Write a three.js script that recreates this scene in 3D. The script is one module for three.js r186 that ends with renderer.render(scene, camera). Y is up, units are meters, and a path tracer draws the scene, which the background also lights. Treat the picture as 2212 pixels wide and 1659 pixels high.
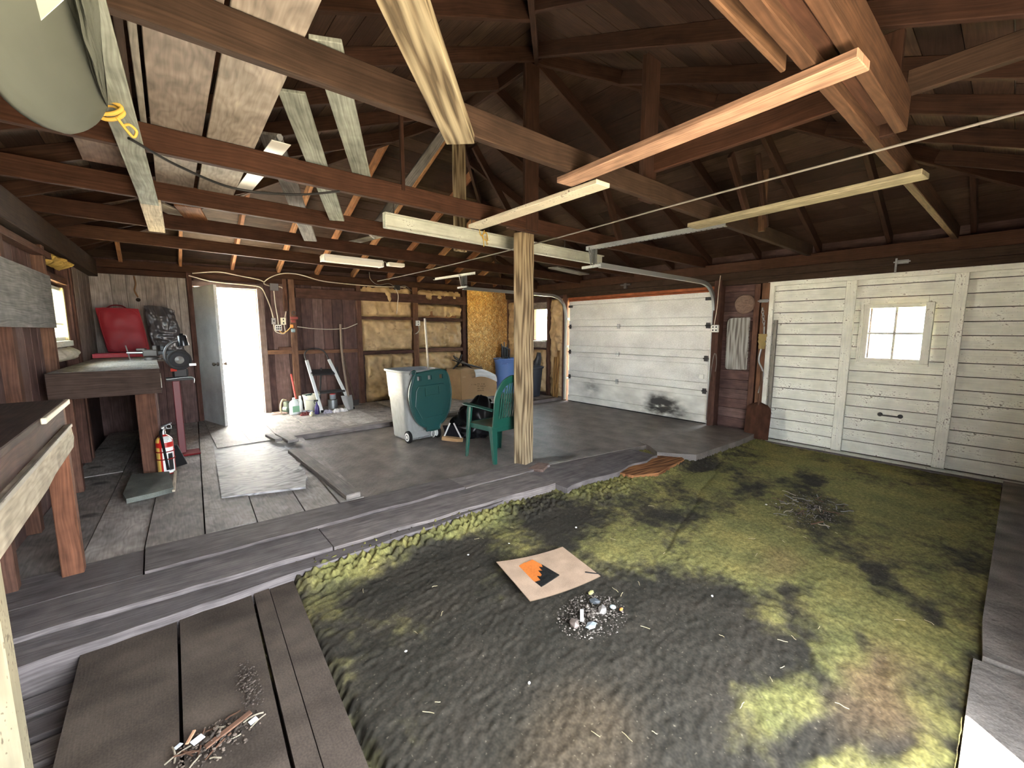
import * as THREE from 'three';
import { mergeGeometries } from 'three/addons/utils/BufferGeometryUtils.js';

// ---------------------------------------------------------------- camera, sky, sun, exposure
const scene = new THREE.Scene();
const camera = new THREE.PerspectiveCamera(84.7, 2212 / 1659, 0.05, 200);
camera.position.set(0, 1.55, 0);
camera.lookAt(0.6392, 1.55 - 0.12591, -0.75859);
scene.background = new THREE.Color().setRGB(2.35, 2.55, 2.85);            // bright hazy day sky
const sun = new THREE.DirectionalLight(new THREE.Color().setRGB(1.0, 0.95, 0.86), 62);
sun.position.set(-8.1, 27.2, 9.75);                                      // steep sun from the front of the shed
sun.target.position.set(0, 0, 0);
sun.castShadow = true; sun.shadow.radius = 1; sun.shadow.mapSize.set(2048, 2048);
Object.assign(sun.shadow.camera, { left: -18, right: 18, top: 18, bottom: -18, near: 1, far: 60 });
scene.add(sun, sun.target);
const renderer = new THREE.WebGLRenderer({ antialias: true });
renderer.toneMapping = THREE.LinearToneMapping;
renderer.toneMappingExposure = 14.0;
renderer.shadowMap.enabled = true;
const OPEN_L = 0.0, OPEN_R = 2.06, OPEN_T = 2.3;                         // the open doorway behind the camera

// ---------------------------------------------------------------- helpers
function mulberry(a) { return () => { a |= 0; a = a + 0x6D2B79F5 | 0; let t = Math.imul(a ^ a >>> 15, 1 | a); t = t + Math.imul(t ^ t >>> 7, 61 | t) ^ t; return ((t ^ t >>> 14) >>> 0) / 4294967296; }; }
const R = mulberry(20240611);
const rr = (a, b) => a + (b - a) * R();
const V = (x, y, z) => new THREE.Vector3(x, y, z);
const lerp = (a, b, t) => a + (b - a) * t, clamp = (x, a = 0, b = 1) => Math.min(b, Math.max(a, x));
const smooth = (a, b, x) => { const t = clamp((x - a) / (b - a)); return t * t * (3 - 2 * t); };
// periodic gradient noise
const PERM = (() => { const r = mulberry(77), p = [...Array(512).keys()].map((i) => i & 255); for (let i = 255; i > 0; i--) { const j = r() * (i + 1) | 0; [p[i], p[j]] = [p[j], p[i]]; } for (let i = 0; i < 256; i++) p[i + 256] = p[i]; return p; })();
const GX = new Float64Array(32), GY = new Float64Array(32); for (let i = 0; i < 32; i++) { GX[i] = Math.cos(i * Math.PI / 16); GY[i] = Math.sin(i * Math.PI / 16); }
const PM = new Uint8Array(PERM);
function pn(x, y, px = 256, py = 256, s = 0) {
  const xi = Math.floor(x), yi = Math.floor(y), fx = x - xi, fy = y - yi, u = fx * fx * fx * (fx * (fx * 6 - 15) + 10), v = fy * fy * fy * (fy * (fy * 6 - 15) + 10);
  let x0 = xi % px; if (x0 < 0) x0 += px; let x1 = x0 + 1; if (x1 >= px) x1 = 0; let y0 = yi % py; if (y0 < 0) y0 += py; let y1 = y0 + 1; if (y1 >= py) y1 = 0;
  const a = PM[(x0 + s * 37) & 255], b = PM[(x1 + s * 37) & 255], t = s * 11, g0 = PM[(a + y0 + t) & 255] & 31, g1 = PM[(b + y0 + t) & 255] & 31, g2 = PM[(a + y1 + t) & 255] & 31, g3 = PM[(b + y1 + t) & 255] & 31;
  const n0 = GX[g0] * fx + GY[g0] * fy, n1 = GX[g1] * (fx - 1) + GY[g1] * fy, n2 = GX[g2] * fx + GY[g2] * (fy - 1), n3 = GX[g3] * (fx - 1) + GY[g3] * (fy - 1), p = n0 + (n1 - n0) * u, q = n2 + (n3 - n2) * u;
  return (p + (q - p) * v) * 1.5;
}
function fbm(x, y, oct, px = 256, py = 256, s = 0) { let a = 0.5, t = 0; for (let i = 0; i < oct; i++) { t += a * pn(x, y, px, py, s + i); x *= 2; y *= 2; px *= 2; py *= 2; a *= 0.5; } return t; }
function tex(w, h, fn, srgb = true) {
  const d = new Uint8Array(w * h * 4);
  for (let j = 0; j < h; j++) for (let i = 0; i < w; i++) { const c = fn((i + 0.5) / w, (j + 0.5) / h), k = (j * w + i) * 4; d[k] = clamp(c[0]) * 255; d[k + 1] = clamp(c[1]) * 255; d[k + 2] = clamp(c[2]) * 255; d[k + 3] = 255; }
  const t = new THREE.DataTexture(d, w, h, THREE.RGBAFormat); t.wrapS = t.wrapT = THREE.RepeatWrapping; t.magFilter = THREE.LinearFilter; t.minFilter = THREE.LinearMipmapLinearFilter; t.generateMipmaps = true;
  if (srgb) t.colorSpace = THREE.SRGBColorSpace; t.needsUpdate = true; return t;
}
const mix3 = (a, b, t) => [lerp(a[0], b[0], t), lerp(a[1], b[1], t), lerp(a[2], b[2], t)];

// chamfered box, flat shaded, uv in metres with the grain along u
function cbox(lx, ly, lz, b = 0.003, grain = 'x', off = null) {
  const h = [lx / 2, ly / 2, lz / 2]; b = Math.min(b, h[0] * 0.6, h[1] * 0.6, h[2] * 0.6);
  const P = [], vert = (s, ax) => [0, 1, 2].map((k) => s[k] * (k === ax ? h[k] : h[k] - b));
  const quad = (a, c, d, e) => { P.push([a, c, d], [a, d, e]); };
  for (let ax = 0; ax < 3; ax++) for (const sg of [-1, 1]) { const u = (ax + 1) % 3, v = (ax + 2) % 3, q = [[-1, -1], [1, -1], [1, 1], [-1, 1]].map(([a, c]) => { const s = []; s[ax] = sg; s[u] = a; s[v] = c; return vert(s, ax); }); quad(...q); }
  if (b > 0.0004) {
    for (let ax = 0; ax < 3; ax++) { const u = (ax + 1) % 3, v = (ax + 2) % 3; for (const a of [-1, 1]) for (const c of [-1, 1]) { const s0 = [], s1 = []; s0[ax] = -1; s1[ax] = 1; s0[u] = s1[u] = a; s0[v] = s1[v] = c; quad(vert(s0, u), vert(s1, u), vert(s1, v), vert(s0, v)); } }
    for (const a of [-1, 1]) for (const c of [-1, 1]) for (const d of [-1, 1]) P.push([vert([a, c, d], 0), vert([a, c, d], 1), vert([a, c, d], 2)]);
  }
  return tris(P, grain, off, true);
}
function tris(P, grain = 'x', off = null, convex = false) {
  const pos = [], nor = [], uv = [], o = off ?? [R() * 7, R() * 7], gi = 'xyz'.indexOf(grain);
  for (let [a, b, c] of P) {
    let n = new THREE.Vector3().crossVectors(V(b[0] - a[0], b[1] - a[1], b[2] - a[2]), V(c[0] - a[0], c[1] - a[1], c[2] - a[2]));
    if (n.lengthSq() < 1e-18) continue;
    if (convex && n.x * (a[0] + b[0] + c[0]) + n.y * (a[1] + b[1] + c[1]) + n.z * (a[2] + b[2] + c[2]) < 0) { [b, c] = [c, b]; n.negate(); }
    n.normalize(); const m = [Math.abs(n.x), Math.abs(n.y), Math.abs(n.z)], ax = m.indexOf(Math.max(...m));
    const oth = [0, 1, 2].filter((k) => k !== ax); let [iu, iv] = oth; if (iv === gi) [iu, iv] = [iv, iu];
    for (const p of [a, b, c]) { pos.push(...p); nor.push(n.x, n.y, n.z); uv.push(p[iu] + o[0], p[iv] + o[1] + ax * 0.37); }
  }
  const g = new THREE.BufferGeometry(); g.setAttribute('position', new THREE.Float32BufferAttribute(pos, 3)); g.setAttribute('normal', new THREE.Float32BufferAttribute(nor, 3)); g.setAttribute('uv', new THREE.Float32BufferAttribute(uv, 2)); return g;
}
// vertical prism over a polygon in (x, z); uv turned so that the grain runs along the given direction
function prism(poly, y0, y1, dir = [1, 0], off = null) {
  const o = off ?? [R() * 7, R() * 7], l = Math.hypot(...dir), c = dir[0] / l, s = dir[1] / l, P = [], N = poly.length;
  const area = THREE.ShapeUtils.area(poly.map((p) => new THREE.Vector2(p[0], p[1])));
  const pts = area > 0 ? poly.slice().reverse() : poly;                    // counter-clockwise seen from above (z down)
  const f = THREE.ShapeUtils.triangulateShape(pts.map((p) => new THREE.Vector2(p[0], -p[1])), []);
  const pos = [], nor = [], uv = [];
  const push = (p, y, n, u, v) => { pos.push(p[0], y, p[1]); nor.push(...n); uv.push(u + o[0], v + o[1]); };
  for (const t of f) { for (const k of t) push(pts[k], y1, [0, 1, 0], pts[k][0] * c + pts[k][1] * s, -pts[k][0] * s + pts[k][1] * c); for (const k of [t[0], t[2], t[1]]) push(pts[k], y0, [0, -1, 0], pts[k][0] * c + pts[k][1] * s, -pts[k][0] * s + pts[k][1] * c); }
  for (let i = 0; i < N; i++) {
    const a = pts[i], b = pts[(i + 1) % N], dx = b[0] - a[0], dz = b[1] - a[1], L = Math.hypot(dx, dz); if (L < 1e-6) continue;
    const n = [-dz / L, 0, dx / L], al = Math.abs(dx * c + dz * s) / L > 0.7, U = (p, y) => al ? [p[0] * c + p[1] * s, y] : [y, -p[0] * s + p[1] * c];
    for (const [p, y] of [[a, y0], [b, y0], [b, y1], [a, y0], [b, y1], [a, y1]]) push(p, y, n, ...U(p, y));
  }
  const g = new THREE.BufferGeometry(); g.setAttribute('position', new THREE.Float32BufferAttribute(pos, 3)); g.setAttribute('normal', new THREE.Float32BufferAttribute(nor, 3)); g.setAttribute('uv', new THREE.Float32BufferAttribute(uv, 2)); return g;
}
const used = {};
const numbered = (n) => { const k = used[n] = (used[n] ?? -1) + 1; return k ? n + '_' + String(k).padStart(3, '0') : n; };
function mesh(name, geo, mat, parent, pos, rot) {
  const m = new THREE.Mesh(geo, mat); m.name = parent === scene ? numbered(name) : name; m.castShadow = m.receiveShadow = true;
  if (pos) m.position.set(...pos); if (rot) m.rotation.set(...rot); (parent ?? scene).add(m); return m;
}
function tag(o, label, category, group, kind) { o.userData.label = label; o.userData.category = category; if (group) o.userData.group = group; if (kind) o.userData.kind = kind; return o; }
function thing(name, label, category, pos = [0, 0, 0], ry = 0, group) { const g = new THREE.Group(); g.name = numbered(name); g.position.set(...pos); g.rotation.y = ry; scene.add(g); return tag(g, label, category, group); }
function solo(name, label, category, geo, mat, pos, rot, group) { return tag(mesh(name, geo, mat, scene, pos, rot), label, category, group); }
function setting(name, label, category) { const g = new THREE.Group(); g.name = name; scene.add(g); return tag(g, label, category, null, 'structure'); }
// a straight timber from p to q: w across, h up
function beam(name, mat, parent, p, q, w, h, { b = 0.004, up = [0, 1, 0] } = {}) {
  const a = V(...p), c = V(...q), x = c.clone().sub(a), L = x.length(); x.normalize();
  const z = x.clone().cross(V(...up)).normalize(), y = z.clone().cross(x), m = mesh(name, cbox(L, h, w, b, 'x'), mat, parent);
  m.position.copy(a).add(c).multiplyScalar(0.5); m.quaternion.setFromRotationMatrix(new THREE.Matrix4().makeBasis(x, y, z)); return m;
}
const tubeGeo = (pts, r, seg = 0, rad = 6, closed = false) => new THREE.TubeGeometry(new THREE.CatmullRomCurve3(pts.map((p) => V(...p)), closed, 'centripetal'), seg || pts.length * 6, r, rad, closed);
const cyl = (r0, r1, h, n = 20) => new THREE.CylinderGeometry(r0, r1, h, n);
const lathe = (prof, n = 28) => new THREE.LatheGeometry(prof.map((p) => new THREE.Vector2(...p)), n);
const at = (g, x, y, z, rx = 0, ry = 0, rz = 0) => g.applyMatrix4(new THREE.Matrix4().compose(V(x, y, z), new THREE.Quaternion().setFromEuler(new THREE.Euler(rx, ry, rz)), V(1, 1, 1)));
const joined = (...l) => mergeGeometries(l.map((g) => { const q = g.index ? g.toNonIndexed() : g; for (const k of Object.keys(q.attributes)) if (!['position', 'normal', 'uv'].includes(k)) q.deleteAttribute(k); return q; }));
function grid(nx, ny, fn, uvs = 1) {                                           // fn(u, v) -> [x, y, z]; smooth surface
  const pos = [], uv = [], idx = [];
  for (let j = 0; j <= ny; j++) for (let i = 0; i <= nx; i++) { const p = fn(i / nx, j / ny); pos.push(p[0], p[1], p[2]); uv.push(p[3] ?? i / nx * uvs, p[4] ?? j / ny * uvs); }
  for (let j = 0; j < ny; j++) for (let i = 0; i < nx; i++) { const a = j * (nx + 1) + i, b = a + 1, c = a + nx + 1, d = c + 1; idx.push(a, c, b, b, c, d); }
  const g = new THREE.BufferGeometry(); g.setAttribute('position', new THREE.Float32BufferAttribute(pos, 3)); g.setAttribute('uv', new THREE.Float32BufferAttribute(uv, 2)); g.setIndex(idx); g.computeVertexNormals(); return g;
}

// ---------------------------------------------------------------- textures
const grainA = (u, v) => { // fine straight grain, u along the wood (1 m), v across (1 m)
  const w = fbm(u * 2, v * 5, 2, 2, 5, 3) * 0.03, s = fbm(u * 3, (v + w) * 96, 3, 3, 96, 1), t = fbm(u * 2, v * 14, 3, 2, 14, 6), p = fbm(u * 8, v * 10, 4, 8, 10, 9);
  return 0.84 + s * 0.24 + t * 0.16 + p * 0.15;
};
const texGrain = tex(512, 1024, (u, v) => { const g = clamp(grainA(u, v), 0.25, 1); return [g, g, g]; });
const asBump = (t) => { const b = t.clone(); b.colorSpace = THREE.NoColorSpace; b.needsUpdate = true; return b; };
const bumpGrain = asBump(texGrain);
const figure = (u, v, amp = 0.11) => { // plywood and flat-sawn swirls
  const wx = fbm(u * 2, v * 4, 3, 2, 4, 21) * 1.1, f = u * 2.0 * 0 + v * 13 + wx * 4.2 + pn(u * 3, v * 6, 3, 6, 5) * 0.8, ring = Math.abs((f - Math.floor(f)) * 2 - 1);
  const knot = Math.max(0, pn(u * 3, v * 4, 3, 4, 40) - 0.52) * 2.2;
  return clamp(0.82 + amp * Math.pow(ring, 0.7) - amp * 0.4 + fbm(u * 6, v * 90, 2, 6, 90, 4) * 0.12 + fbm(u * 5, v * 6, 3, 5, 6, 8) * 0.24 - knot * 0.8, 0.2, 1);
};
const texPlyBold = tex(768, 768, (u, v) => { const g = figure(u, v, 0.42); return [g, g, g]; });
const texPly = tex(1024, 768, (u, v) => { const g = figure(u, v); return [g, g, g]; });
const bumpPly = asBump(texPly);
const texWeather = tex(512, 1024, (u, v) => { const c = fbm(u * 2, v * 60, 3, 2, 60, 12), k = Math.pow(clamp(0.5 + pn(u * 3, v * 34, 3, 34, 17) * 1.3), 0.6), g = clamp(0.56 + 0.36 * k + c * 0.2, 0.2, 1); return [g, g * lerp(0.95, 1, k), g * lerp(0.89, 0.97, k)]; });
const bumpWeather = asBump(texWeather);
const texPaint = tex(768, 768, (u, v) => { // old white paint, scuffed and flaking
  const f = fbm(u * 5, v * 5, 5, 5, 5, 31), sp = pn(u * 60, v * 110, 60, 110, 33), sp2 = pn(u * 23, v * 70, 23, 70, 36), st = fbm(u * 4, v * 60, 3, 4, 60, 35);
  let c = [0.925 + f * 0.12 + st * 0.07, 0.93 + f * 0.12 + st * 0.07, 0.91 + f * 0.13 + st * 0.06];
  const fl = smooth(0.74, 0.84, sp + f * 0.7) * 0.45 + smooth(0.8, 0.9, sp2 + f * 0.9) * 0.55; return mix3(c, [0.36, 0.32, 0.28], clamp(fl));
});
const texConcrete = tex(768, 768, (u, v) => { const a = fbm(u * 4, v * 4, 6, 4, 4, 51), b = pn(u * 130, v * 130, 130, 130, 52), d = fbm(u * 9, v * 2, 4, 9, 2, 55), g = 0.8 + a * 0.24 + b * 0.08 + d * 0.1; return [g, g * 0.985, g * 0.965]; });
const bumpNoise = tex(512, 512, (u, v) => { const g = 0.5 + fbm(u * 24, v * 24, 4, 24, 24, 61) * 0.9; return [g, g, g]; }, false);
const texOsb = (() => { // strands laid at random
  const S = 1024, d = new Float32Array(S * S * 3).fill(0.5), r = mulberry(5), pal = [[0.92, 0.74, 0.46], [0.84, 0.63, 0.36], [0.97, 0.82, 0.56], [0.76, 0.55, 0.30], [0.90, 0.69, 0.40]];
  for (let n = 0; n < 9000; n++) { const cx = r() * S, cy = r() * S, a = (r() - 0.5) * 2.4, L = 14 + r() * 46, W = 3 + r() * 8, c = pal[r() * 5 | 0], k = 0.82 + r() * 0.3, ca = Math.cos(a), sa = Math.sin(a);
    for (let i = -L; i <= L; i += 0.9) for (let j = -W; j <= W; j += 0.9) { const x = ((cx + i * ca - j * sa) | 0) + S & S - 1, y = ((cy + i * sa + j * ca) | 0) + S & S - 1, q = (y * S + x) * 3, e = Math.abs(j) > W - 1 ? 0.74 : 1; for (let m = 0; m < 3; m++) d[q + m] = c[m] * k * e * (0.95 + 0.1 * Math.sin(j * 2.1 + n)); } }
  return tex(S, S, (u, v) => { const q = ((v * S | 0) * S + (u * S | 0)) * 3; return [d[q], d[q + 1], d[q + 2]]; });
})();
const texPaper = tex(512, 512, (u, v) => { const a = fbm(u * 5, v * 5, 5, 5, 5, 71), s = smooth(0.28, 0.5, fbm(u * 4, v * 6, 4, 4, 6, 73)) * 0.45; const c = [0.80 + a * 0.22, 0.71 + a * 0.21, 0.55 + a * 0.18]; return mix3(c, [0.48, 0.39, 0.30], s); });
const texGrime = tex(512, 512, (u, v) => { const a = fbm(u * 4, v * 4, 5, 4, 4, 81), b = pn(u * 70, v * 70, 70, 70, 83), k = 0.91 + a * 0.13 + b * 0.05; return [k, k, k]; });

// ---------------------------------------------------------------- materials
const mat = (hex, o = {}) => new THREE.MeshPhysicalMaterial({ color: hex, roughness: 0.85, metalness: 0, specularIntensity: (o.roughness ?? 0.85) > 0.65 ? 0.35 : 1, ...o });
const wood = (hex, o = {}) => mat(hex, { map: texGrain, bumpMap: bumpGrain, bumpScale: 0.003, roughness: 0.82, ...o });
const ply = (hex, o = {}) => mat(hex, { map: texPly, bumpMap: bumpPly, bumpScale: 0.0015, roughness: 0.75, ...o });
const weather = (hex, o = {}) => mat(hex, { map: texWeather, bumpMap: bumpWeather, bumpScale: 0.006, roughness: 0.9, ...o });
const paint = (hex, o = {}) => mat(hex, { map: texPaint, roughness: 0.62, bumpMap: bumpGrain, bumpScale: 0.0012, ...o });
const M = {
  sheath: ['#463328', '#3c2920', '#4d3b2e', '#35251d', '#423026'].map((c) => wood(c)),
  rafter: wood('#402a1f'), rafterNew: ['#a87a56', '#9c6d4a', '#8f6042'].map((c) => wood(c)), tie: ['#4b3123', '#413126', '#452c20'].map((c) => wood(c)), splice: wood('#5f4632'), tieWarm: wood('#523a29'),
  wallDark: ['#715a54', '#634d48', '#7b635c', '#594540', '#6b524c'].map((c) => wood(c)), stud: ['#6a4c3e', '#5c4137', '#7d5d4a'].map((c) => wood(c)), studBrown: wood('#7d5a44'),
  grayBoard: ['#93908a', '#a09b90', '#888480'].map((c) => wood(c)), pale: wood('#cdbfa6'), paleWarm: wood('#ad8a72'), weathered: weather('#968c76'),
  post: weather('#a8977c'), floorWood: ['#aea69d', '#a29a92', '#b6ada4', '#989088'].map((c) => ply(c, { roughness: 0.72 })), sill: ['#7b7370', '#6f6764', '#857c77'].map((c) => wood(c, { bumpScale: 0.006 })), sillRaw: weather('#a3714c'),
  plyPale: ['#a99c8f', '#9d9186', '#b3a89b'].map((c) => ply(c)), plyDark: ply('#8a7267'), white: paint('#f3f2ea'), whiteTrim: paint('#f0efe6'), whiteBeam: paint('#d5d9cf'), greenGray: wood('#a2a89c'),
  concrete: mat('#8b837c', { map: texConcrete, bumpMap: bumpNoise, bumpScale: 0.003, roughness: 0.5 }), concreteDry: mat('#97918a', { map: texConcrete, bumpMap: bumpNoise, bumpScale: 0.004, roughness: 0.85 }),
  osb: mat('#ffffff', { map: texOsb, bumpMap: asBump(texOsb), bumpScale: 0.0015 }), paper: mat('#e8dccb', { map: texPaper, roughness: 0.55, bumpMap: bumpNoise, bumpScale: 0.002 }), fluff: mat('#d9c98a', { map: texPaper, bumpMap: bumpNoise, bumpScale: 0.02, roughness: 1 }),
  steel: mat('#b9bcbc', { metalness: 0.9, roughness: 0.38 }), galv: mat('#aeb2b2', { metalness: 0.75, roughness: 0.45, map: texGrime }), dark: mat('#1b1b1c', { roughness: 0.6 }), darkSteel: mat('#3b3a3a', { metalness: 0.7, roughness: 0.5 }), iron: mat('#55504c', { metalness: 0.6, roughness: 0.55 }),
  plasticWhite: mat('#ddddd4', { roughness: 0.5 }), black: mat('#0c0c10', { roughness: 0.55 }), wire: mat('#cfc4ae', { roughness: 0.7 }), wireGray: mat('#77736c', { roughness: 0.7 }), rope: mat('#c7a550', { roughness: 0.9 }), rubber: mat('#151515', { roughness: 0.8 }),
};
const pick = (a) => a[R() * a.length | 0];
// ================================================================ SETTING
const XL = -0.8, XR = 6.95, ZF = 0.6, ZB = -8.6, SL = 0.397, YE = 2.6;          // eave rectangle and slope of the hip roof
// ---------------------------------------------------------------- floor
const floor = setting('floor', 'worn shed floor of planks, sill timbers, concrete and mossy earth', 'floor');
mesh('earth_fill', prism([[-1.2, -9], [7.1, -9], [7.1, 0.75], [-1.2, 0.75]], -0.45, -0.2), mat('#3a342f', { map: texConcrete }), floor);
mesh('concrete_slab', prism([[1.43, -6.42], [6.93, -6.42], [6.93, -2.9], [5.0, -3.1], [3.1, -3.4], [1.345, -3.7]], -0.2, 0), M.concrete, floor);
{ // raised plank floor along the back wall, with its edge timber
  let x = 1.27; const Z0 = -6.62;
  while (x < 6.9) { const w = Math.min(rr(0.42, 0.6), 6.93 - x), x1 = x + w - 0.008, yt = 0.06 + rr(-0.004, 0.004); mesh('plank', prism([[x, -8.76 + 0.045 * x], [x1, -8.76 + 0.045 * x], [x1 - 0.05, Z0], [x - 0.05, Z0]], -0.02, yt, [0, 1]), pick(M.floorWood), floor); x += w; }
  mesh('sill_timber', prism([[1.25, -6.62], [6.93, -6.6], [6.93, -6.45], [1.33, -6.47]], -0.1, 0.065, [1, 0]), M.sill[2], floor);
}
{ // planks between the bench and the slab, laid a little askew
  const edge = [-0.92, -0.52, -0.18, 0.17, 0.51, 0.86, 1.14, 1.36], f = (x0, z) => x0 + (-3.8 - z) * 0.055;
  for (let i = 0; i < edge.length - 1; i++) {
    const a = edge[i] + 0.005, b = edge[i + 1] - 0.005; let z = -3.8 + 0.06 * (a + 0.2);
    const zEnd = -8.74; while (z > zEnd + 0.05) { let L = i === 3 ? 4.98 : rr(1.4, 3.4); let z1 = Math.max(zEnd, z - L); if (z1 - zEnd < 0.5) z1 = zEnd;
      if (i >= 6 && z1 < -6.6) { z1 = Math.max(z1, -6.45); if (z <= -6.44) break; }
      const y = (i < 2 ? 0.0 : 0.03) + rr(-0.007, 0.006); mesh('plank', prism([[f(a, z), z], [f(b, z), z], [f(b, z1 + 0.006), z1 + 0.006], [f(a, z1 + 0.006), z1 + 0.006]], y - 0.04, y, [0, 1]), pick(M.floorWood), floor); z = z1; }
  }
  for (const [a, b] of [[0.52, 0.9], [0.9, 1.3]]) mesh('plank', prism([[a, -8.75], [b - 0.008, -8.75], [b - 0.02, -6.5], [a - 0.02, -6.5]], 0.0, 0.045 + rr(-0.003, 0.003), [0, 1]), pick(M.floorWood), floor);
}
{ // the long sill timbers that divide the shed
  const zA = (x) => -3.8 + 0.065 * (x + 0.2), zB = (x) => -3.4 + 0.035 * x, zC = (x) => -3.05 + 0.06 * x, zD = (x) => -2.86 - 0.012 * x;
  const strip = (x0, x1, fa, fb, y0, y1, m, w = 0.018) => { const p = [], n = Math.max(2, Math.round((x1 - x0) / 0.1)); for (let i = 0; i <= n; i++) { const x = lerp(x0, x1, i / n); p.push([x, fa(x) + 0.004 + pn(x * 3, 1.3) * w * 0.4]); } for (let i = n; i >= 0; i--) { const x = lerp(x0, x1, i / n); p.push([x, fb(x) - 0.004 + pn(x * 4, 7.7) * w]); } mesh('sill_timber', prism(p, y0, y1, [1, 0.05]), m, floor); };
  strip(-0.17, 2.2, zA, zB, -0.2, 0.035, M.sill[1]); strip(-1.0, -0.18, zA, zB, -0.2, 0.02, M.sill[1]); strip(2.21, 3.35, zA, zB, -0.2, 0.02, M.sill[2]);
  strip(-1.0, 0.85, zB, zC, -0.2, 0.018, M.sill[0]); strip(0.86, 3.0, zB, zC, -0.2, 0.012, M.sill[2]); strip(3.01, 4.7, (x) => -3.37, (x) => -2.72, -0.2, -0.005, M.sill[0], 0.05);
  strip(-1.0, 2.35, zC, zD, -0.25, -0.012, M.sill[0]); strip(3.36, 5.1, (x) => -3.62 + 0.12 * (x - 3.3), (x) => -3.38, -0.2, 0.0, M.sill[1], 0.05);
  mesh('sill_timber', prism([[3.85, -2.74], [4.75, -2.8], [5.0, -2.62], [4.9, -2.5], [4.2, -2.43], [3.9, -2.55]], -0.2, -0.03, [1, 0.1]), M.sillRaw, floor);
  mesh('concrete_slab', prism([[5.08, -3.23], [5.6, -3.2], [6.9, -3.05], [6.9, -2.38], [6.2, -2.36], [5.05, -2.42], [4.9, -2.6], [4.78, -2.8], [4.95, -3.0]], -0.12, 0.014, [1, 0]), M.concrete, floor);
  mesh('shim', prism([[3.06, -3.36], [3.3, -3.44], [3.37, -3.33], [3.16, -3.22]], -0.01, 0.024, [1, 0]), M.plyDark, floor);
}
{ // planks at the camera's feet
  const q = (a, b, c, d, y) => mesh('plank', prism([[a, -2.87], [b, -2.87], [d, 0.58], [c, 0.58]], y - 0.045, y, [0, 1]), pick(M.floorWood), floor);
  const col = mat('#635950', { map: texConcrete, bumpMap: bumpGrain, bumpScale: 0.002, roughness: 0.8 }); for (const [a, b, c, d] of [[-0.415, -0.035, -0.44, -0.115], [-0.022, 0.325, -0.1, 0.14], [0.338, 0.42, 0.155, 0.235], [0.425, 0.56, 0.24, 0.37]]) q(a, b, c, d, -0.06 + rr(-0.004, 0.004)).material = col;
  for (let i = 0; i < 7; i++) mesh('joist', cbox(0.5, 0.08, 0.13, 0.004), M.sill[i % 3], floor, [-0.68, -0.2, -2.75 + i * 0.17]);
}
// ---- mossy earth
const GX0 = 0.3, GX1 = 6.95, GZ0 = -3.3, GZ1 = 0.06;
const blobs = [ // bare dark soil (strength < 0) and thick moss (> 0): x, z, radius x, radius z, turn, strength
  [0.95, -2.35, 0.20, 0.16, 0, -0.8], [1.25, -2.2, 0.25, 0.2, 0.3, -0.9], [1.5, -2.52, 0.35, 0.24, 0, -0.8], [2.35, -2.35, 0.25, 0.35, 0.4, -0.7], [2.9, -2.45, 0.5, 0.3, 0.2, -0.7], [1.3, -1.6, 0.65, 0.45, 0.2, -1.0], [1.75, -1.35, 0.55, 0.4, 0, -1.0], [1.0, -1.1, 0.7, 0.4, 0, -0.9], [1.9, -0.95, 0.45, 0.35, 0.5, -0.9], [2.3, -1.15, 0.4, 0.3, 0.5, -0.8], [1.3, -0.6, 0.5, 0.35, 0, -0.7],
  [3.54, -0.41, 0.22, 0.10, -0.15, -1.3], [3.34, -0.23, 0.19, 0.07, -0.1, -1.2], [5.55, -1.35, 0.33, 0.1, -0.35, -1.0], [4.6, -1.6, 0.3, 0.16, 0, -0.9], [4.5, -1.05, 0.7, 0.28, -0.3, -0.6], [3.6, -1.7, 0.25, 0.14, 0.3, -0.8], [5.0, -2.3, 0.45, 0.15, 0, -0.8], [2.7, -0.62, 0.2, 0.09, -0.2, -0.9], [2.95, -0.75, 0.16, 0.1, 0.2, -0.8], [2.42, -0.62, 0.1, 0.08, 0, -0.9], [2.75, -0.33, 0.12, 0.05, 0, -0.9], [2.6, -0.25, 0.1, 0.04, 0, -0.8], [1.95, -0.33, 0.25, 0.07, 0.3, -0.9], [2.05, -0.17, 0.12, 0.05, 0.3, -0.8], [2.25, -0.38, 0.12, 0.08, 0, -0.6],
  [1.3, -2.78, 0.6, 0.12, 0, 1.1], [2.0, -2.95, 0.45, 0.16, -0.1, 1.2], [1.6, -2.05, 0.25, 0.16, 0, 0.6], [0.85, -2.05, 0.3, 0.18, 0, 0.5], [2.6, -1.8, 0.35, 0.22, -0.3, 0.8], [3.2, -1.35, 0.5, 0.25, -0.3, 0.8], [3.2, -0.8, 0.6, 0.3, -0.3, 0.7], [1.85, -0.62, 0.3, 0.1, 0.3, 0.7], [2.1, -0.45, 0.35, 0.1, 0.2, 0.9], [1.75, -0.2, 0.35, 0.15, 0, 1.0], [2.2, -0.05, 0.3, 0.06, 0, 0.9], [3.0, -0.3, 0.5, 0.25, 0, 0.8], [5.2, -0.7, 0.9, 0.5, 0, 0.5], [6.0, -1.6, 0.7, 0.5, 0, 0.45], [4.6, -2.05, 0.4, 0.15, -0.2, 0.9], [4.0, -1.1, 0.6, 0.3, -0.2, 0.5], [1.5, -0.35, 0.3, 0.2, 0, 0.5]];
const brown = [[2.4, -0.24, 0.32, 0.13, 0.1, 1.0], [3.3, -0.95, 0.25, 0.12, 0, 0.5], [1.2, -1.0, 0.3, 0.2, 0, 0.4]];
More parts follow.
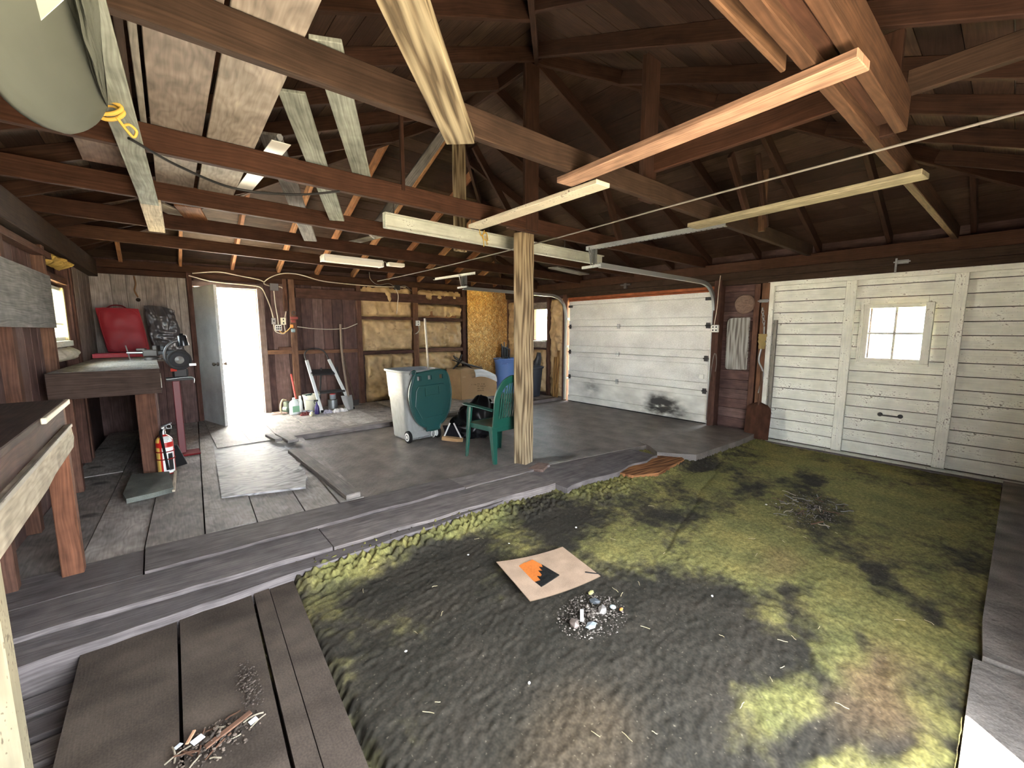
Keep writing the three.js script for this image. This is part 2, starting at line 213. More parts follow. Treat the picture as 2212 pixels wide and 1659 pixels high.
const blob = (L, x, z) => { let t = 0; for (const [bx, bz, rx, rz, a, s] of L) { const dx = x - bx, dz = z - bz; if (Math.abs(dx) > 1.6 || Math.abs(dz) > 1.6) continue; const u = (dx * Math.cos(a) + dz * Math.sin(a)) / rx, w = (-dx * Math.sin(a) + dz * Math.cos(a)) / rz; t += s * Math.exp(-Math.pow(u * u + w * w, 1.5) * 0.8); } return t; };
const ground = (x, z) => { // [moss 0..1, brown, clod height]
  const wx = x + fbm(x * 2.3, z * 2.3, 3, 256, 256, 101) * 0.16, wz = z + fbm(x * 2.3, z * 2.3, 3, 256, 256, 105) * 0.16;
  const m = 0.12 + 0.34 * smooth(2.3, 3.3, x - (z + 1) * 0.5) + blob(blobs, wx, wz) * 0.66 + fbm(x * 1.7 + 5, z * 1.7, 4, 256, 256, 111) * 0.85 + fbm(x * 11, z * 11, 4, 256, 256, 117) * 0.5;
  return [smooth(-0.15, 0.75, m), clamp(blob(brown, wx, wz)), m];
};
const texMoss = tex(2048, 1024, (u, v) => {
  const x = lerp(GX0, GX1, u), z = lerp(GZ0, GZ1, v), [m, b] = ground(x, z), fine = pn(x * 95, z * 95, 256, 256, 121), f2 = pn(x * 38, z * 38, 256, 256, 123), tone = fbm(x * 3.1, z * 3.1, 3, 256, 256, 131);
  const soil = [0.265 + tone * 0.06, 0.25 + tone * 0.05, 0.225 + tone * 0.045], moss = [0.60 + tone * 0.16, 0.585 + tone * 0.12, 0.37 + tone * 0.06];
  let c = mix3(soil, moss, m); c = mix3(c, [0.55, 0.46, 0.35], b * 0.85); const k = 1 + fine * 0.16 + f2 * 0.16; c = c.map((t) => t * k);
  if (pn(x * 70, z * 70, 256, 256, 141) > 0.74) c = mix3(c, [0.7, 0.66, 0.58], 0.5); return c;
});
texMoss.wrapS = texMoss.wrapT = THREE.ClampToEdgeWrapping;
mesh('mossy_earth', grid(400, 240, (u, v) => {
  const x = lerp(GX0, GX1, u), z = lerp(GZ0, GZ1, v), m = ground(x, z)[0], ze = x < 2.35 ? -2.87 : x < 3.1 ? -2.75 : x < 5 ? -2.5 : -2.38, bank = smooth(ze + 0.28, ze - 0.02, z) * smooth(0.52, 0.62, x) * lerp(0.06, 0.03, smooth(1.8, 2.8, x)) - smooth(0.57, 0.5, x) * 0.05;
  const clod = fbm(x * 22, z * 34, 3, 256, 256, 151) * 0.009 + Math.max(0, pn(x * 20 + z * 14, z * 34, 256, 256, 153) - 0.25) * 0.009, seam = -0.012 * Math.exp(-Math.pow((z + 1.6 + 0.28 * (x - 3) + pn(x * 2, 4) * 0.06) / 0.02, 2)) * smooth(2.6, 3, x);
  return [x, -0.098 + bank * (1 + pn(x * 30, z * 30) * 0.8) + clod + m * 0.008 + seam - smooth(6.2, 6.9, x) * 0.01, z, u, v];
}), mat('#c9c6bd', { map: texMoss, bumpMap: bumpNoise, bumpScale: 0.01, roughness: 0.95 }), floor);
{ // concrete strip at the open front
  mesh('concrete_slab', prism([[0.38, 0.015], [3.0, 0.02], [3.02, 0.7], [0.38, 0.7]], -0.3, -0.075), M.concreteDry, floor);
  mesh('concrete_slab', prism([[3.03, 0.05], [3.45, 0.035], [7.0, 0.07], [7.0, 0.7], [3.05, 0.7]], -0.3, -0.06), M.concreteDry, floor);
}

// ---------------------------------------------------------------- hip roof seen from below
const ceiling = setting('ceiling', 'open hip roof with dark board sheathing, rafters and tie beams', 'ceiling');
const side = { left: (t, d, y) => [XL + d, y, t], right: (t, d, y) => [XR - d, y, t], front: (t, d, y) => [t, y, ZF - d], back: (t, d, y) => [t, y, ZB + d] };
const span = { left: (d) => [ZB + d, ZF - d], right: (d) => [ZB + d, ZF - d], front: (d) => [XL + d, XR - d], back: (d) => [XL + d, XR - d] };
const DM = (XR - XL) / 2, yS = (d) => YE + 0.13 + SL * d;
function hexa(b, t, grain) { const c = [0, 1, 2].map((k) => [...b, ...t].reduce((s, p) => s + p[k], 0) / 8), r = (p) => p.map((v, k) => v - c[k]), B = b.map(r), T = t.map(r), Q = (a, e, f, g) => [[a, e, f], [a, f, g]]; const P = [...Q(...B), ...Q(...T)]; for (let i = 0; i < 4; i++) { const j = (i + 1) % 4; P.push(...Q(B[i], B[j], T[j], T[i])); } return tris(P, grain, null, true).translate(...c); }
for (const sd of ['left', 'right', 'front', 'back']) {
  const W = 0.185; let row = 0;
  const OH = { front: 0.36, back: 0.42, left: 0.42, right: 0.3 }[sd]; for (let d0 = -OH; d0 < DM - 0.01; d0 += W, row++) {
    const d1 = Math.min(d0 + W - 0.006, DM), [s0, e0] = span[sd](d0), [s1, e1] = span[sd](d1); let u = 0; const cuts = [0]; const L = e0 - s0;
    while (u < 1) { u += rr(1.6, 4.2) / L; if (1 - u < 0.9 / L) u = 1; cuts.push(Math.min(1, u)); }
    for (let i = 0; i < cuts.length - 1; i++) {
      const a = cuts[i], b = cuts[i + 1] - (i < cuts.length - 2 ? 0.003 / L : 0), dy = rr(-0.002, 0.002), pt = (s, e, k, d, h) => side[sd](lerp(s, e, k), d, yS(d) + h + dy);
      const q = (h) => [pt(s0, e0, a, d0, h), pt(s0, e0, b, d0, h), pt(s1, e1, b, d1, h), pt(s1, e1, a, d1, h)];
      mesh('sheathing_board', hexa(q(0), q(0.02), sd === 'left' || sd === 'right' ? 'z' : 'x'), pick(M.sheath), ceiling);
    }
  }
  const [s0, e0] = span[sd](-OH - 0.03), [s1, e1] = span[sd](DM + (0.01)), q = (h) => [side[sd](s0, -OH - 0.03, yS(-OH - 0.03) + h), side[sd](e0, -OH - 0.03, yS(-OH - 0.03) + h), side[sd](e1, DM, yS(DM) + h), side[sd](s1, DM, yS(DM) + h)];
  mesh('roof_covering', hexa(q(0.03), q(0.05), 'x'), mat('#5b5753', { map: texConcrete }), ceiling);
}
{ // rafters, hips and ridge
  const HR = 0.12, yR = (d) => YE + SL * d + HR / 2 * 1.076;
  const raf = (sd, t, m) => { const e = Math.min(DM, ...(sd === 'left' || sd === 'right' ? [ZF - t, t - ZB] : [t - XL, XR - t])); if (e < 0.25) return; beam('rafter', m, ceiling, side[sd](t, -0.12, yR(-0.12)), side[sd](t, e - 0.02, yR(e - 0.02)), 0.045, HR); };
  for (const t of [-3.22, -2.57, -1.87, -1.15, -0.45, 0.15, -3.87, -4.56, -5.3, -6.0, -6.7, -7.4, -8.1]) raf('left', t, M.rafter);
  for (const t of [-3.3, -2.57, -1.82, -1.1, -0.4, 0.2, -3.95, -4.65, -5.3, -6.0, -6.7, -7.4, -8.1]) raf('right', t, M.rafter);
  for (const t of [2.27, 2.95, 3.65, 4.28, 5.0, 5.7, 6.4, 1.57, 0.87, 0.17, -0.45]) raf('front', t, M.rafter);
  for (const t of [2.45, 3.12, 3.85, 4.55, 5.25, 5.95, 6.6, 1.8, 1.1, 0.4, -0.3]) raf('back', t, pick(M.rafterNew));
  const pf = [3.075, YE + SL * DM + 0.02, ZF - DM], pb = [3.075, YE + SL * DM + 0.02, ZB + DM];
  for (const [p, c] of [[pf, [XL, YE, ZF]], [pf, [XR, YE, ZF]], [pb, [XL, YE, ZB]], [pb, [XR, YE, ZB]]]) { const e = [lerp(c[0], p[0], -0.08), lerp(c[1], p[1], -0.08) + 0.05, lerp(c[2], p[2], -0.08)]; beam('hip_rafter', M.rafter, ceiling, e, [p[0], p[1] + 0.05, p[2]], 0.045, 0.14); }
  beam('ridge_beam', M.rafter, ceiling, [pf[0], pf[1] + 0.06, pf[2] + 0.1], [pb[0], pb[1] + 0.06, pb[2] - 0.1], 0.04, 0.16);
}
{ // tie beams, king posts and struts
  const tie = (p, q, m, h = 0.145) => beam('tie_beam', m, ceiling, [p[0], p[1] + h / 2, p[2]], [q[0], q[1] + h / 2, q[2]], 0.05, h);
  tie([-0.95, 2.55, -1.945], [6.9, 2.55, -1.9], M.tie[1]); tie([-0.9, 2.55, -3.24], [2.92, 2.55, -3.27], M.tie[0]); tie([2.75, 2.55, -3.33], [6.9, 2.55, -3.33], M.tie[2]); tie([-0.85, 2.57, -4.42], [6.9, 2.53, -4.66], M.tie[0]); tie([-0.8, 2.58, -5.6], [6.9, 2.52, -5.95], M.tie[2]); tie([-0.75, 2.58, -6.8], [6.9, 2.5, -7.25], M.tie[0]);
  tie([-0.95, 2.55, -0.66], [6.9, 2.55, -0.53], M.tieWarm); tie([0.2, 2.60, -0.60], [2.95, 2.6, -0.545], M.tie[0], 0.14); tie([0.3, 2.62, -0.545], [3.02, 2.56, -0.48], M.tieWarm, 0.19); beam('tie_splice', M.splice, ceiling, [0.9, 2.59, -0.70], [1.95, 2.59, -0.68], 0.02, 0.09);
  const king = (x, z, y1, w = 0.18) => beam('king_post', M.rafter, ceiling, [x, 2.56, z], [x, y1, z], w, 0.045, { up: [0, 0, 1] });
  king(3.02, -3.29, 4.12); king(3.06, -1.98, 3.6); beam('king_post', M.rafter, ceiling, [3.06, 2.57, -0.575], [3.06, 3.08, -0.575], 0.13, 0.05, { up: [1, 0, 0] }); beam('king_post', M.post, ceiling, [3.04, 2.54, -4.62], [3.04, 3.9, -4.62], 0.17, 0.05, { up: [0, 0, 1] });
  beam('strut', M.grayBoard[0], ceiling, [1.84, 2.55, -4.52], [2.78, 3.85, -4.52], 0.04, 0.1); beam('strut', M.rafter, ceiling, [4.2, 2.6, -4.52], [3.2, 3.8, -4.52], 0.04, 0.09);
  beam('strut', M.rafter, ceiling, [4.9, 2.62, -1.9], [4.3, 3.2, -1.9], 0.04, 0.09); beam('strut', M.splice, ceiling, [5.05, 2.6, -1.86], [5.05, 3.22, -1.86], 0.04, 0.07, { up: [0, 0, 1] }); beam('strut', M.rafter, ceiling, [5.1, 2.65, -1.83], [4.75, 3.3, -1.83], 0.04, 0.06);
  beam('strut', M.rafter, ceiling, [4.55, 2.65, -3.3], [4.2, 3.3, -3.3], 0.04, 0.1); beam('strut', M.rafter, ceiling, [1.6, 2.65, -3.24], [1.6, 3.3, -3.24], 0.03, 0.03, { up: [0, 0, 1] });
  beam('stringer', M.tie[0], ceiling, [3.13, 2.86, -1.98], [3.1, 2.87, -0.66], 0.045, 0.14); beam('stringer', M.tie[1], ceiling, [3.12, 2.83, -0.49], [3.1, 2.84, 0.5], 0.045, 0.12);
}

// ---------------------------------------------------------------- right wall: garage door, plank strip, white boarded panel
const wr = setting('wall_right', 'long shed wall with brown posts and a white boarded panel', 'wall');
const blockX = (y0, y1, z0, z1, m, name, x0 = 7.0, x1 = 7.06) => mesh(name, cbox(x1 - x0, y1 - y0, z1 - z0, 0.002, 'z'), m, wr, [(x0 + x1) / 2, (y0 + y1) / 2, (z0 + z1) / 2]);
{ // outer skin
  const m = M.wallDark[3]; blockX(2.16, 2.75, -6.35, -3.14, m, 'outer_skin'); blockX(-0.3, 2.75, -3.14, -2.35, m, 'outer_skin'); blockX(2.2, 2.75, -2.35, 0.75, m, 'outer_skin'); blockX(-0.3, 1.31, -8.6, -6.35, m, 'outer_skin'); blockX(2.08, 2.75, -8.6, -6.35, m, 'outer_skin'); blockX(1.31, 2.08, -8.6, -7.46, m, 'outer_skin'); blockX(1.31, 2.08, -7.02, -6.35, m, 'outer_skin');
  blockX(-0.3, 1.2, -2.35, 0.75, m, 'outer_skin'); blockX(1.83, 2.2, -2.35, 0.75, m, 'outer_skin'); blockX(1.2, 1.83, -2.35, -1.2, m, 'outer_skin'); blockX(1.2, 1.83, -0.7, 0.75, m, 'outer_skin');
}
{ // headers and posts
  const B = (y0, y1, z0, z1, x0, x1, m, name) => mesh(name, cbox(x1 - x0, y1 - y0, z1 - z0, 0.005, z1 - z0 > y1 - y0 ? 'z' : 'y'), m, wr, [(x0 + x1) / 2, (y0 + y1) / 2, (z0 + z1) / 2]);
  B(2.43, 2.58, -8.4, 0.6, 6.84, 7.0, M.tie[0], 'top_plate'); B(2.33, 2.43, -8.4, 0.6, 6.86, 7.0, M.tie[1], 'header_beam'); B(2.245, 2.33, -3.12, 0.6, 6.88, 7.0, M.tie[1], 'header_beam'); B(2.25, 2.33, -6.35, -3.12, 6.9, 7.0, M.tie[1], 'header_beam');
  const red = wood('#a5603c'); B(2.2, 2.25, -6.3, -3.16, 6.9, 6.97, red, 'header_strip'); B(2.15, 2.197, -6.3, -3.16, 6.92, 6.98, wood('#9a5636'), 'header_strip'); B(2.205, 2.245, -2.4, 0.6, 6.9, 6.97, wood('#7f4a36'), 'header_strip');
  B(-0.02, 2.33, -3.14, -3.03, 6.83, 7.0, M.stud[1], 'post'); B(-0.1, 2.24, -2.46, -2.36, 6.88, 7.0, M.studBrown, 'post'); B(-0.1, 2.24, -2.58, -2.5, 6.93, 7.0, M.stud[0], 'post');
  B(0, 2.33, -6.46, -6.33, 6.9, 7.0, M.stud[0], 'post'); B(0, 2.33, -6.95, -6.88, 6.9, 7.0, M.stud[0], 'post'); B(0, 2.33, -7.56, -7.47, 6.92, 7.0, M.stud[1], 'post'); B(0, 2.33, -8.45, -8.36, 6.9, 7.0, M.stud[2], 'post');
  for (let y = 0.02; y < 2.2; y += 0.152) B(y, y + 0.148, -3.03, -2.5, 6.975, 7.0, pick(M.wallDark), 'wall_board');
  B(2.04, 2.2, -7.46, -7.0, 6.94, 7.0, M.plyPale[1], 'wall_board'); B(1.15, 1.3, -7.46, -7.0, 6.94, 7.0, M.plyPale[1], 'wall_board');
}
// puffy kraft-paper batt in local x (width), y (height), bulging to +z
function batt(w, h, seed, bulge = 0.05, wr = 1) {
  const nx = Math.max(10, Math.round(w * 34)), ny = Math.max(10, Math.round(h * 34));
  return grid(nx, ny, (u, v) => { const x = (u - 0.5) * w, y = (v - 0.5) * h, e = Math.pow(clamp(Math.min(u, 1 - u) * w / 0.09), 0.5) * Math.pow(clamp(Math.min(v, 1 - v) * h / 0.07), 0.5);
    const fold = Math.abs(pn(x * 7 + seed * 3.1, y * 2.4 + seed, 256, 256, 200)) * 0.055 + Math.abs(pn(x * 2.2 + seed, y * 8 + seed * 2, 256, 256, 205)) * 0.04 + fbm(x * 12 + seed, y * 12, 2, 256, 256, 210) * 0.016 + Math.pow(Math.max(0, pn(x * 5 + seed * 5, y * 3 + x * 3, 256, 256, 215)), 2) * 0.09;
    return [x + pn(y * 6, seed) * 0.012, y + pn(x * 6, seed + 3) * 0.008, e * bulge + fold * wr * Math.min(1, e * 1.5), x, y]; });
}
{ // insulation beside the small back window
  const r = Math.PI / -2; for (const [z, w] of [[-6.67, 0.4], [-8.0, 0.75]]) mesh('insulation_batt', batt(w, 2.2, z, 0.04), M.paper, wr, [6.97, 1.15, z], [0, r, 0]);
  mesh('insulation_batt', batt(0.42, 1.0, 3.3, 0.04), M.paper, wr, [6.97, 0.6, -7.24], [0, r, 0]);
}
{ // white boards, each one its own piece
  const P = 0.1545, Z0 = -2.34, Z1 = 0.6;
  const board = (y0, y1, z0, z1) => mesh('white_board', cbox(0.022, y1 - y0 - 0.008, z1 - z0, 0.003, 'z'), M.white, wr, [6.945 + rr(-0.0015, 0.0015), (y0 + y1) / 2, (z0 + z1) / 2]);
  for (let i = 0; i < 15; i++) { const y0 = -0.05 + i * P, y1 = y0 + P; if (y1 > 1.2 && y0 < 1.83) { board(y0, y1, Z0, -1.22); board(y0, y1, -0.685, Z1); if (y0 < 1.2) board(y0, 1.2, -1.22, -0.685); if (y1 > 1.83) board(1.83, y1, -1.22, -0.685); } else board(y0, y1, Z0, Z1); }
  const bat = (z0, z1, y0 = -0.05, y1 = 2.2) => mesh('white_batten', cbox(0.045, y1 - y0, z1 - z0, 0.004, 'y'), M.whiteTrim, wr, [6.912, (y0 + y1) / 2, (z0 + z1) / 2]);
  bat(-1.47, -1.36); bat(-0.495, -0.385); bat(0.42, 0.53); bat(-2.4, -2.3, 0.45); bat(-2.28, -2.235, 0.35, 1.7).material = M.grayBoard[1];
  mesh('white_rail', cbox(0.05, 0.06, 2.98, 0.004, 'z'), M.whiteTrim, wr, [6.91, 2.215, -0.9]); mesh('white_rail', cbox(0.06, 0.03, 2.95, 0.004, 'z'), paint('#cfcdc2'), wr, [6.9, -0.07, -0.87]); mesh('sill_board', cbox(0.12, 0.04, 2.95, 0.004, 'z'), M.sill[0], wr, [6.89, -0.105, -0.87]);
}
const glass = new THREE.MeshPhysicalMaterial({ color: '#f4f8f6', transmission: 1, thickness: 0, roughness: 0.04, ior: 1.45 });
{ // four-pane window in the white panel
  const w = setting('window_3', 'small four-pane window in white frame set in white boards', 'window'), c = [6.895, 1.515, -0.95];
  const bar = (name, dy, dz, h, l, d = 0.05, x = 0) => mesh(name, cbox(d, h, l, 0.003, h > l ? 'y' : 'z'), M.whiteTrim, w, [c[0] + x, c[1] + dy, c[2] + dz]);
  bar('window_frame', 0.335, 0, 0.05, 0.62); bar('window_frame', -0.335, 0, 0.055, 0.62); bar('window_frame', 0, -0.28, 0.62, 0.06); bar('window_frame', 0, 0.29, 0.72, 0.075, 0.08, -0.015); bar('window_frame', 0, -0.325, 0.72, 0.03, 0.07, -0.01);
  bar('muntin', 0, 0, 0.62, 0.026, 0.035, 0.0); bar('muntin', 0, 0, 0.028, 0.5, 0.035, 0.0); bar('window_sill', -0.375, 0.0, 0.025, 0.66, 0.06, 0);
  for (const sy of [-1, 1]) for (const sz of [-1, 1]) mesh('pane', cbox(0.004, 0.30, 0.245, 0), glass, w, [c[0] + 0.03, c[1] + sy * 0.155, c[2] + sz * 0.128]);
}
{ // window beyond the garage door
  const w = setting('window_2', 'narrow bright window between insulation and brown studs', 'window');
  const bar = (dy, dz, h, l) => mesh('window_frame', cbox(0.05, h, l, 0.003, h > l ? 'y' : 'z'), M.stud[2], w, [7.0, 1.695 + dy, -7.24 + dz]);
  bar(0.385, 0, 0.04, 0.5); bar(-0.385, 0, 0.04, 0.5); bar(0, -0.23, 0.75, 0.03); bar(0, 0.23, 0.75, 0.03); mesh('pane', cbox(0.004, 0.74, 0.44, 0), glass, w, [7.02, 1.695, -7.24]);
  mesh('window_sill', cbox(0.09, 0.03, 0.5, 0.004, 'z'), M.whiteTrim, w, [6.95, 1.3, -7.24]);
}
{ // sectional garage door with hinges, rollers and tracks
  const d = setting('door_2', 'closed white sectional garage door with steel hinges and grimy lower panels', 'door'), Z0 = -6.28, Z1 = -3.18, H = 0.54, W = Z1 - Z0;
  const scuff = tex(1024, 256, (u, v) => { // grime rubbed on the lowest section
    const z = u * W, y = v * H, n = fbm(u * 14, v * 5, 4, 256, 256, 311), sm = (cx, cy, rx, ry, k) => k * Math.exp(-Math.pow((z - cx) / rx, 2) - Math.pow((y - cy) / ry, 2)); let g = sm(2.22, 0.24, 0.2, 0.13, 1.5) + sm(2.3, 0.1, 0.45, 0.1, 0.7) + sm(0.65, 0.35, 0.2, 0.18, 0.32) + sm(2.5, 0.2, 0.2, 0.15, 0.35); g = clamp(g * (0.75 + n * 1.5)); const b = 0.9 + fbm(u * 9, v * 3, 4, 256, 256, 315) * 0.16; return mix3([b, b, b * 0.985], [0.07, 0.065, 0.06], g); });
  const white = mat('#e3e3dd', { map: texGrime, roughness: 0.45 }), low = mat('#e3e3dd', { map: scuff, roughness: 0.5 });
  for (let k = 0; k < 4; k++) {
    const y0 = 0.012 + k * H, prof = [[-0.006, 0.001], [0.01, 0.006], [0.014, 0.05], [0.014, 0.13], [-0.014, 0.134], [-0.014, 0.143], [0, 0.147], [0, H - 0.1], [-0.014, H - 0.096], [-0.014, H - 0.087], [0.014, H - 0.083], [0.014, H - 0.04], [0.01, H - 0.006], [-0.006, H - 0.001]];
    const pos = [], uv = [], idx = []; void 0; prof.forEach(([dx, dy], i) => { for (const s of [0, 1]) { pos.push(6.93 - dx, y0 + dy, lerp(Z0, Z1, s)); uv.push(k === 0 ? s : s * 1.7 + k * 0.3, k === 0 ? dy / H : dy / 1.2 + k * 0.37); } if (i) { const a = (i - 1) * 2; idx.push(a, a + 2, a + 1, a + 1, a + 2, a + 3); } });
    let g = new THREE.BufferGeometry(); g.setAttribute('position', new THREE.Float32BufferAttribute(pos, 3)); g.setAttribute('uv', new THREE.Float32BufferAttribute(uv, 2)); g.setIndex(idx); g = g.toNonIndexed(); g.computeVertexNormals();
    const p = mesh('door_panel', g, k === 0 ? low : white, d); mesh('panel_back', cbox(0.03, H + 0.004, W, 0), M.darkSteel, d, [6.966, y0 + H / 2, (Z0 + Z1) / 2]);
    if (k) for (const z of [Z0 + 0.05, (Z0 + Z1) / 2 - 0.25, Z1 - 0.06]) { mesh('hinge', joined(at(cbox(0.012, 0.09, 0.06, 0.002), 0, 0, 0), at(cyl(0.012, 0.012, 0.075, 10), -0.008, 0, 0, Math.PI / 2)), Math.abs(z - (Z0 + Z1) / 2) < 0.5 ? M.galv : M.darkSteel, p, [6.9, y0 + 0.0, z]); }
  }
  mesh('bottom_seal', cbox(0.04, 0.03, W, 0.004), M.rubber, d, [6.94, 0.012, (Z0 + Z1) / 2]); mesh('latch', joined(at(cbox(0.02, 0.075, 0.08, 0.004), 0, 0, 0), at(cyl(0.012, 0.012, 0.05, 10), -0.01, 0.02, -0.06, Math.PI / 2)), M.plasticWhite, d, [6.905, 0.79, Z1 - 0.12]);
  mesh('top_bracket', cbox(0.03, 0.05, 0.12, 0.003), M.darkSteel, d, [6.9, 2.06, Z1 - 0.06]); mesh('top_bracket', cbox(0.03, 0.05, 0.1, 0.003), M.darkSteel, d, [6.9, 2.06, Z0 + 0.05]);
  // seam between two repairs on the middle sections, and mid rails
  mesh('joint_strip', cbox(0.006, 0.25, 0.012, 0.001), white, d, [6.926, 0.8, Z0 + 0.7]);
  for (const [z, xe] of [[Z1 + 0.045, 3.95], [Z0 - 0.045, 4.2]]) {
    const pts = [[6.86, 0.03, z], [6.86, 1.0, z], [6.86, 1.85, z], [6.83, 2.0, z], [6.76, 2.13, z], [6.64, 2.225, z], [6.48, 2.27, z], [6.2, 2.28, z], [5.2, 2.285, z], [xe, 2.29, z]];
    const cv = new THREE.CatmullRomCurve3(pts.map((p) => V(...p)), false, 'centripetal'), sh = new THREE.Shape([[-0.02, -0.028], [0.02, -0.028], [0.02, -0.022], [-0.014, -0.022], [-0.014, 0.022], [0.02, 0.022], [0.02, 0.028], [-0.02, 0.028]].map((p) => new THREE.Vector2(...p)));
    mesh('track', new THREE.ExtrudeGeometry(sh, { steps: 90, extrudePath: cv, bevelEnabled: false }), M.galv, d);
    for (const y of [0.5, 1.2, 1.8]) mesh('track_bracket', cbox(0.09, 0.04, 0.05, 0.002), M.galv, d, [6.91, y, z]);
  }
  mesh('spring_bracket', joined(at(cbox(0.04, 0.1, 0.06, 0.004), 0, 0, 0), at(cbox(0.03, 0.03, 0.22, 0.004), 0, 0.02, 0)), M.iron, d, [6.83, 2.38, -4.8]);
}

// ---------------------------------------------------------------- back wall (turned a little out of square)
const wb = setting('wall_back', 'back wall of dark boards, studs, girts and paper-faced insulation', 'wall'); wb.position.set(0, 0, -8.78); wb.rotation.y = -0.045;
const WB = (x0, x1, y0, y1, z0, z1, m, name, b = 0.004) => mesh(name, cbox(x1 - x0, y1 - y0, z1 - z0, b, x1 - x0 > y1 - y0 ? 'x' : 'y'), m, wb, [(x0 + x1) / 2, (y0 + y1) / 2, (z0 + z1) / 2]);
{
  const DL = 0.56, DR = 1.44, DT = 2.27;
  WB(-1.1, DL, -0.3, 2.72, -0.1, -0.06, M.wallDark[3], 'outer_skin'); WB(DR, 7.3, -0.3, 2.72, -0.1, -0.06, M.wallDark[3], 'outer_skin'); WB(DL, DR, DT, 2.72, -0.1, -0.06, M.wallDark[3], 'outer_skin'); WB(DL, DR, -0.3, 0.0, -0.1, -0.06, M.wallDark[3], 'outer_skin');
  const vboards = (xa, xb, ya, yb, mats, wmin = 0.16, wmax = 0.25) => { let x = xa; while (x < xb - 0.02) { let w = Math.min(rr(wmin, wmax), xb - x); if (xb - x - w < 0.05) w = xb - x; WB(x, x + w - 0.004, ya, yb, -0.055, -0.032 + rr(-0.003, 0.003), pick(mats), 'wall_board', 0.003); x += w; } };
  vboards(-0.8, DL - 0.02, -0.05, 1.08, M.wallDark); vboards(0.44, DL - 0.02, 1.08, 2.45, M.wallDark, 0.1, 0.12); vboards(DR + 0.02, 3.2, 0.03, 2.45, M.wallDark); vboards(DL, DR, DT + 0.02, 2.45, M.wallDark);
  const lightB = ['#a3978a', '#998c80', '#ada194'].map((c) => wood(c)); let x = -0.72; for (const w of [0.28, 0.17, 0.22, 0.24, 0.16, 0.11]) { WB(x, x + w - 0.004, 1.06, 2.4 + rr(-0.01, 0.01), -0.03, -0.008, pick(lightB), 'wall_board', 0.002); x += w; }
  const S = (xa, w = 0.09, y0 = 0.03, y1 = 2.48, d = 0.06, m = pick(M.stud)) => WB(xa - w / 2, xa + w / 2, y0, y1, -0.035, d, m, 'stud');
  S(0.5, 0.07); S(1.99, 0.1); S(1.88, 0.06, 1.9, 2.48); S(3.2, 0.09); S(4.42, 0.12, 0.03, 2.48, 0.07, M.studBrown); S(5.66, 0.08); S(6.9, 0.08);
  WB(-0.8, 7.0, 2.48, 2.6, -0.05, 0.05, M.tie[0], 'top_plate'); WB(-0.8, 7.0, 2.39, 2.475, -0.02, 0.03, M.tie[2], 'top_plate');
  const G = (a, b, y, h = 0.065, m = pick(M.stud)) => WB(a, b, y, y + h, -0.03, 0.045, m, 'girt'); G(1.53, 1.94, 1.12, 0.08, M.studBrown); G(1.72, 1.94, 1.19, 0.06); G(2.04, 3.15, 1.11, 0.07, M.studBrown); G(3.25, 4.36, 1.06); G(3.25, 4.36, 1.78, 0.055); G(4.48, 5.62, 1.76, 0.07); G(4.48, 5.62, 1.07, 0.08); G(4.6, 5.5, 1.62, 0.05, M.pale);
  WB(2.05, 5.71, 2.15, 2.33, 0.062, 0.09, M.stud[1], 'girt'); WB(4.58, 5.45, 1.84, 1.98, 0.02, 0.05, M.rafterNew[0], 'girt');
  // insulation batts, bay by bay
  const I = (xa, xb, ya, yb, s, bl = 0.05, k = 1) => mesh('insulation_batt', batt(xb - xa, yb - ya, s, bl, k), M.paper, wb, [(xa + xb) / 2, (ya + yb) / 2, -0.03]);
  I(3.25, 4.36, 1.84, 2.47, 1.1, 0.055); I(3.25, 4.36, 1.13, 1.78, 2.2, 0.055); I(3.3, 3.88, 0.06, 1.05, 3.3, 0.06, 1.3); I(3.88, 4.36, 0.06, 1.05, 4.4, 0.06, 1.3); I(4.48, 5.6, 1.84, 2.14, 5.5, 0.06, 1.6); I(4.48, 5.6, 2.2, 2.46, 6.6, 0.06, 1.6); I(4.48, 5.6, 1.16, 1.76, 7.7, 0.06, 1.7); I(4.48, 5.6, 0.62, 1.06, 8.8, 0.07, 1.3); I(4.5, 5.6, 0.06, 0.6, 9.9, 0.03, 0.6);
  { const sh = new THREE.Shape([[0, 0], [0.24, 0], [0.235, 0.16], [0.13, 0.3]].map((p) => new THREE.Vector2(...p))); mesh('paper_flap', new THREE.ExtrudeGeometry(sh, { depth: 0.004, bevelEnabled: false }), M.paper, wb, [3.3, 1.14, 0.065], [-0.12, 0.1, 0]); }
  WB(5.735, 6.93, 0.05, 2.5, 0.07, 0.082, M.osb, 'osb_panel', 0.001);
  // door casing
  WB(DR, DR + 0.1, 0.03, DT + 0.06, -0.12, 0.05, wood('#7c6a62'), 'door_jamb'); WB(DL - 0.1, DL - 0.02, 0.03, DT + 0.06, -0.12, 0.03, M.stud[0], 'door_jamb'); WB(DL - 0.1, DR + 0.1, DT, DT + 0.09, -0.12, 0.04, wood('#75635b'), 'door_jamb'); WB(DR - 0.025, DR, 0.03, DT, -0.14, -0.08, M.whiteTrim, 'door_stop'); WB(DL, DR, DT - 0.025, DT, -0.14, -0.08, M.whiteTrim, 'door_stop'); WB(DL - 0.05, DR + 0.05, -0.04, 0.04, -0.2, -0.02, M.sill[2], 'threshold');
}
